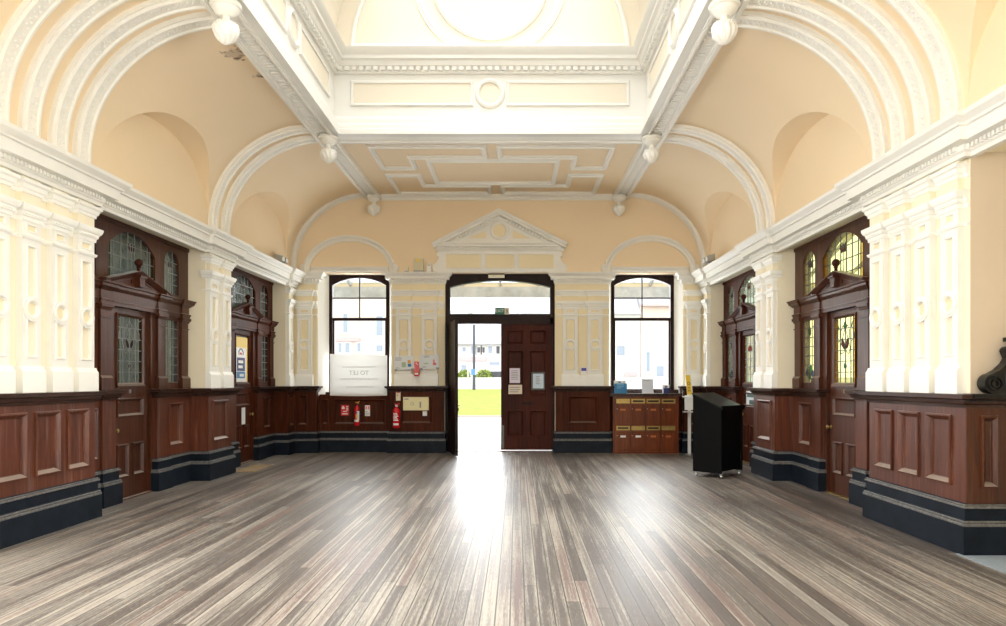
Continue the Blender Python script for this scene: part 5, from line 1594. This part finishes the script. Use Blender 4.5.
M['carpaint'] = plain('silver_car_paint', (.55, .57, .60), .25, metal=.2)
M['kerb'] = plain('pinkish_kerb', (.45, .33, .28), .8)
def outd(o, label, cat): return struct(o, label, cat)
b = MB(); b.box(-60, 60, 14.6, 27.7, -.2, .0)
outd(b.build('pavement', 'pave', origin=(0, 20, 0)), 'pale paving outside the open entrance', 'pavement')
b = MB(); b.box(-60, 60, 27.7, 28.0, -.2, .06)
outd(b.build('kerb', 'kerb'), 'pinkish kerb edging the grass', 'kerb')
b = MB(); b.prism([(28.0, -.2), (28.0, .03), (50, .86), (50, -.2)], -60, 60, 0)
tag(b.build('grass', 'grass', origin=(0, 39, 0)), 'bright green lawn rising beyond the paving', 'grass', None, 'stuff')
b = MB(); b.box(-60, 60, 50, 62, -.2, .86)
outd(b.build('road', 'pave', origin=(0, 56, 0)), 'pale street beyond the lawn', 'street')
b = MB(); b.box(-60, 60, 51, 51.3, .86, 1.72)
outd(b.build('wall_garden', 'hwall', origin=(0, 51, .86)), 'low pale wall along the street beyond the lawn', 'garden wall')
b = MB(); b.box(4.96, 60, -12, 14.5, -.25, -.02)
outd(b.build('platform', 'pave', origin=(30, 0, -.25)), 'pale platform outside the yellow glass screens', 'pavement')

# lamp post and bins seen through the doorway
lx, ly = bx(474, 48.5), 48.5
lpz = .83
lp_ = thing('street_lamp', (lx, ly, lpz), 'thin grey lamp post on the lawn seen through the open doorway', 'lamp post')
b = MB(); b.tube([(lx, ly, lpz), (lx, ly, 2.0), (lx, ly, 6.2)], [.12, .10, .08], 10); b.build('post', plain('lamp_post_grey', (.06, .065, .09), .5), lp_)
b = MB(); b.tube([(lx, ly, 6.15), (lx - .25, ly, 6.28)], .04, 8); b.box(lx - .45, lx - .1, ly - .1, ly + .1, 6.26, 6.36); b.build('lamp_head', 'hroof', lp_)
b = MB(); b.box(lx - .2, lx + .1, ly - .14, ly - .10, bz(375, ly), bz(369, ly)); b.build('blue_plate', plain('blue_plate', (.10, .25, .60), .4), lp_)
sx_ = bx(468, 49.2)
b = MB(); b.tube([(sx_, 49.2, .834), (sx_, 49.2, 2.6)], .05, 8)
tag(b.build('street_bollard', 'hwall'), 'slim white pole beside the lamp post outside', 'pole')
# shrubs behind the garden wall
for px_, wd, lb in ((464, .50, 'small green shrub over the garden wall, beside the lamp post'), (484, .66, 'wider green shrub over the garden wall, beyond the lamp post')):
    y_ = 52.0; xx = bx(px_, y_)
    rt = thing('garden_shrub', (xx, y_, .86), lb, 'shrub')
    b = MB()
    r = random.Random(px_)
    for k in range(420):
        u, v = r.uniform(0, 2 * PI), r.uniform(-1, 1)
        q = (1 - v * v) ** .5
        rad = r.uniform(.7, 1.05)
        c = Vector((xx + wd * q * math.cos(u) * rad, y_ + .6 * q * math.sin(u) * rad, 1.72 + .58 * v * rad))
        d1 = Vector((r.uniform(-1, 1), r.uniform(-1, 1), r.uniform(-1, 1))) * .11; d2 = Vector((r.uniform(-1, 1), r.uniform(-1, 1), r.uniform(-1, 1))) * .11
        b.face([tuple(c - d1), tuple(c + d2), tuple(c + d1), tuple(c - d2)])
    b.build('foliage', 'leaf', rt)
    b = MB(); b.tube([(xx, y_, .86), (xx, y_, 1.7)], .06, 6); b.build('stem', 'wooddark', rt)
# parked car
cy, cx_ = 54.0, bx(500, 54)
ca = thing('parked_car', (cx_, cy, .86), 'pale parked car behind the low garden wall', 'car')
b = MB()
pr = [(-1.9, .35), (-1.95, .75), (-1.55, .85), (-.95, 1.40), (.55, 1.42), (1.15, .92), (1.9, .80), (1.95, .35)]
b.prism([(cx_ + p[0], .86 + p[1]) for p in pr], cy - .8, cy + .8, 1); b.build('car_body', 'carpaint', ca)
b = MB(); b.prism([(cx_ - 1.35, 1.72), (cx_ - .88, 2.18), (cx_ + .5, 2.20), (cx_ + .95, 1.76)], cy - .82, cy - .79, 1); b.build('side_window', 'hdark', ca)
for u in (-1.2, 1.2):
    b = MB(); b.lathe([(0, -.1), (.25, -.1), (.32, -.07), (.32, .1), (0, .1)], (cx_ + u, cy - .78, 1.18), 20, 1); b.build('wheel', 'rubber', ca)

# houses across the street
def house(px0, px1, ztop, mt, label, wins, shop=None, yh=60.0):
    x0, x1 = bx(px0, yh), bx(px1, yh)
    rt = thing('street_house', ((x0 + x1) / 2, yh + 4, .86), label, 'house')
    b = MB(); b.box(x0, x1, yh, yh + 8, .86, ztop); b.build('facade', mt, rt)
    b = MB(); b.prism([(yh - .3, ztop), (yh + 4, ztop + 3.2), (yh + 8.3, ztop)], x0, x1, 0); b.build('roof', 'hroof', rt)
    b = MB(); b.box(x0, x1, yh - .4, yh + .1, ztop - .18, ztop + .02); b.build('gutter', 'hroof' if shop else 'shop', rt)
    for (p0, p1, q0, q1, dk) in wins:
        w = MB(); w.board(bx(p0, yh) - .12, bx(p1, yh) + .12, bz(q1, yh) - .12, bz(q0, yh) + .12, yh - .06, .10, [(bx(p0, yh), bx(p1, yh), bz(q1, yh), bz(q0, yh), 'hole')], [(0, 0), (.0, .02), (.02, .03), (.03, .05)])
        f = w.build('window', 'hwall', rt)
        g = MB(); g.box(bx(p0, yh), bx(p1, yh), yh - .01, yh + .005, bz(q1, yh), bz(q0, yh)); xm = (bx(p0, yh) + bx(p1, yh)) / 2
        g.build('pane', 'hdark' if dk else 'hglass', f)
    if shop:
        b = MB(); b.box(bx(shop[0], yh), bx(shop[1], yh), yh - .15, yh + .02, bz(shop[3], yh), bz(shop[2], yh)); b.build('shop_fascia', 'shop', rt)
house(322, 399, 9.8, 'hpink', 'tall pinkish town house seen through the window with the hung board', [(343, 348, 314, 333, 0), (376, 383, 316, 336, 0), (338, 342, 343, 353, 0), (345, 350, 343, 353, 0), (376, 383, 345, 352, 0), (357, 361, 343, 352, 0)], (336, 360, 338, 341.5))
house(399.5, 520, 4.85, 'hwall', 'low pale building with a row of dark windows beyond the open doorway', [(462, 466, 347, 352, 0), (471, 475, 346, 354, 0), (477, 480.5, 347, 353, 1), (482, 485, 347, 353, 1), (488, 492.5, 346, 354, 0), (496, 500, 346, 354, 1), (461, 467, 365, 373, 0), (489, 500, 362, 365.5, 0)], (459, 487, 357, 361))
house(520.5, 640, 7.5, 'hwall', 'pale house seen past the closed door leaf and window', [(616, 625, 346, 356, 0), (560, 566, 330, 345, 0), (586, 592, 330, 345, 0)], (624, 637, 372, 376))
house(640.5, 760, 8.2, 'hpink', 'pinkish house filling the window over the letter boxes', [(646, 650, 352, 372, 0), (656, 664, 366, 377, 0), (668, 674, 340, 352, 0)], None)
house(220, 321.5, 8.4, 'hwall', 'pale house beyond the corner of the far wall', [(250, 258, 330, 345, 0)], None)

# entrance canopy outside
cn = thing('entrance_canopy', (0, 15.9, 3.6), 'weathered glazed canopy projecting outside over the entrance and windows', 'canopy', None, 'structure')
b = MB(); b.box(-9, 9, 17.2, 17.3, 3.60, 3.86); b.build('fascia_board', 'canopy', cn)
b = MB(); b.box(-9, 9, 17.28, 17.36, 3.86, 3.98); b.build('tan_board', 'canopytan', cn)
b = MB()
for k in range(-9, 10):
    x = k * .95
    b.loft([[(x - .03, 14.6, 4.55), (x + .03, 14.6, 4.55), (x + .03, 14.6, 4.63), (x - .03, 14.6, 4.63)], [(x - .03, 17.25, 3.88), (x + .03, 17.25, 3.88), (x + .03, 17.25, 3.96), (x - .03, 17.25, 3.96)]])
b.build('glazing_bars', 'canopy', cn)
M['canopyglass'] = glass('dirty_canopy_glass', (.80, .86, .88), .05, .1, ripple=.1)
b = MB(); b.face([(-9, 14.6, 4.6), (9, 14.6, 4.6), (9, 17.25, 3.93), (-9, 17.25, 3.93)]); b.build('canopy_glass', 'canopyglass', cn)

# lobby behind the grey glass doors
b = MB()
b.box(-7.6, -7.4, 3, 15, -.1, 4.6); b.box(-7.6, -4.95, 3, 3.2, -.1, 4.6); b.box(-7.6, -4.95, 14.8, 15, -.1, 4.6)
b.box(-7.6, -4.95, 3, 15, 4.4, 4.6); b.box(-7.6, -4.72, 3, 15, -.15, -.02)
b.box(-5.0, -4.9, 3.0, 6.0, 3.4, 4.6)
b.box(-4.97, -4.90, 3.0, 15, 3.68, 4.6)
struct(b.build('wall_lobby', plain('lobby_grey_paint', (.40, .44, .40), .7), origin=(-6, 9, 0)), 'dim lobby walls behind the grey leaded glass', 'wall')

# ------------------------------------------------------------------ light
w = bpy.data.worlds.new('overcast_sky'); sc.world = w
w.use_nodes = True
nt = w.node_tree
bg = nt.nodes['Background']
tc = N(nt, 'ShaderNodeTexCoord')
nz = N(nt, 'ShaderNodeTexNoise', Detail=5.0); nz.inputs['Scale'].default_value = 2.2
nt.links.new(tc.outputs['Generated'], nz.inputs['Vector'])
rp = ramp(nt, [(0.35, (.82, .90, 1.0)), (0.65, (1.0, 1.0, 1.0))])
nt.links.new(nz.outputs['Fac'], rp.inputs['Fac'])
nt.links.new(rp.outputs['Color'], bg.inputs['Color'])
SKY = 3.3
SKYL, REARL, BAYL = 7.0, 2.0, 20.0
bg.inputs['Strength'].default_value = SKY

def area(name, loc, rot, sx, sy, radiance, col=(1, 1, 1)):
    l = bpy.data.lights.new(name, 'AREA')
    l.shape = 'RECTANGLE'; l.size = sx; l.size_y = sy
    l.energy = radiance * PI * sx * sy
    l.color = col
    o = bpy.data.objects.new(name, l); COL.objects.link(o)
    o.location = loc; o.rotation_euler = rot
    return o
area('skylight_daylight', (0, 6.61, 9.35), (0, 0, 0), 4.6, 7.8, SKYL, (1.0, .985, .95)).data.spread = math.radians(115)
area('window_daylight', (-2.92, 14.75, 2.5), (-PI / 2, 0, 0), 1.2, 2.3, 9.0, (.96, .98, 1))
area('window_daylight', (3.07, 14.75, 2.5), (-PI / 2, 0, 0), 1.2, 2.3, 9.0, (.96, .98, 1))
area('doorway_daylight', (-.43, 14.75, 1.4), (-PI / 2, 0, 0), 1.0, 2.6, 9.0, (.98, .99, 1))
for x in (-3.0, 3.0): area('rear_window_daylight', (x, YR - .45, 2.4), (PI / 2, 0, 0), 1.5, 2.4, REARL, (.98, .99, 1))
area('rear_window_daylight', (0, YR - .45, 1.9), (PI / 2, 0, 0), 2.2, 3.4, REARL, (.98, .99, 1))
for s in (-1, 1):
    for c in (0.925, 4.45):
        if s == 1 and c > 3: continue
        wq = 4.98
        area('added_bay_fill', (s * wq, c, 2.38), (0, s * PI / 2, 0), 2.1, 2.7, BAYL * (1.7 if s == 1 else 1), (1.0, .99, .97))  # fill lamps added behind the made-up bay windows to brighten the piers
area('lobby_lamp', (-6.2, 9.0, 4.35), (0, 0, 0), 1.0, 7.0, 2.2, (.93, 1.0, .95))

sc.view_settings.view_transform = 'Standard'
sc.view_settings.look = 'None'
sc.view_settings.exposure = 0.12
sc.view_settings.gamma = 1.0
sc.view_settings.use_curve_mapping = False
cy_ = sc.cycles
cy_.use_denoising = True
cy_.max_bounces = 10
cy_.diffuse_bounces = 6
cy_.glossy_bounces = 4
cy_.transmission_bounces = 6
cy_.transparent_max_bounces = 12
cy_.caustics_reflective = False
cy_.caustics_refractive = False
cy_.sample_clamp_indirect = 6.0
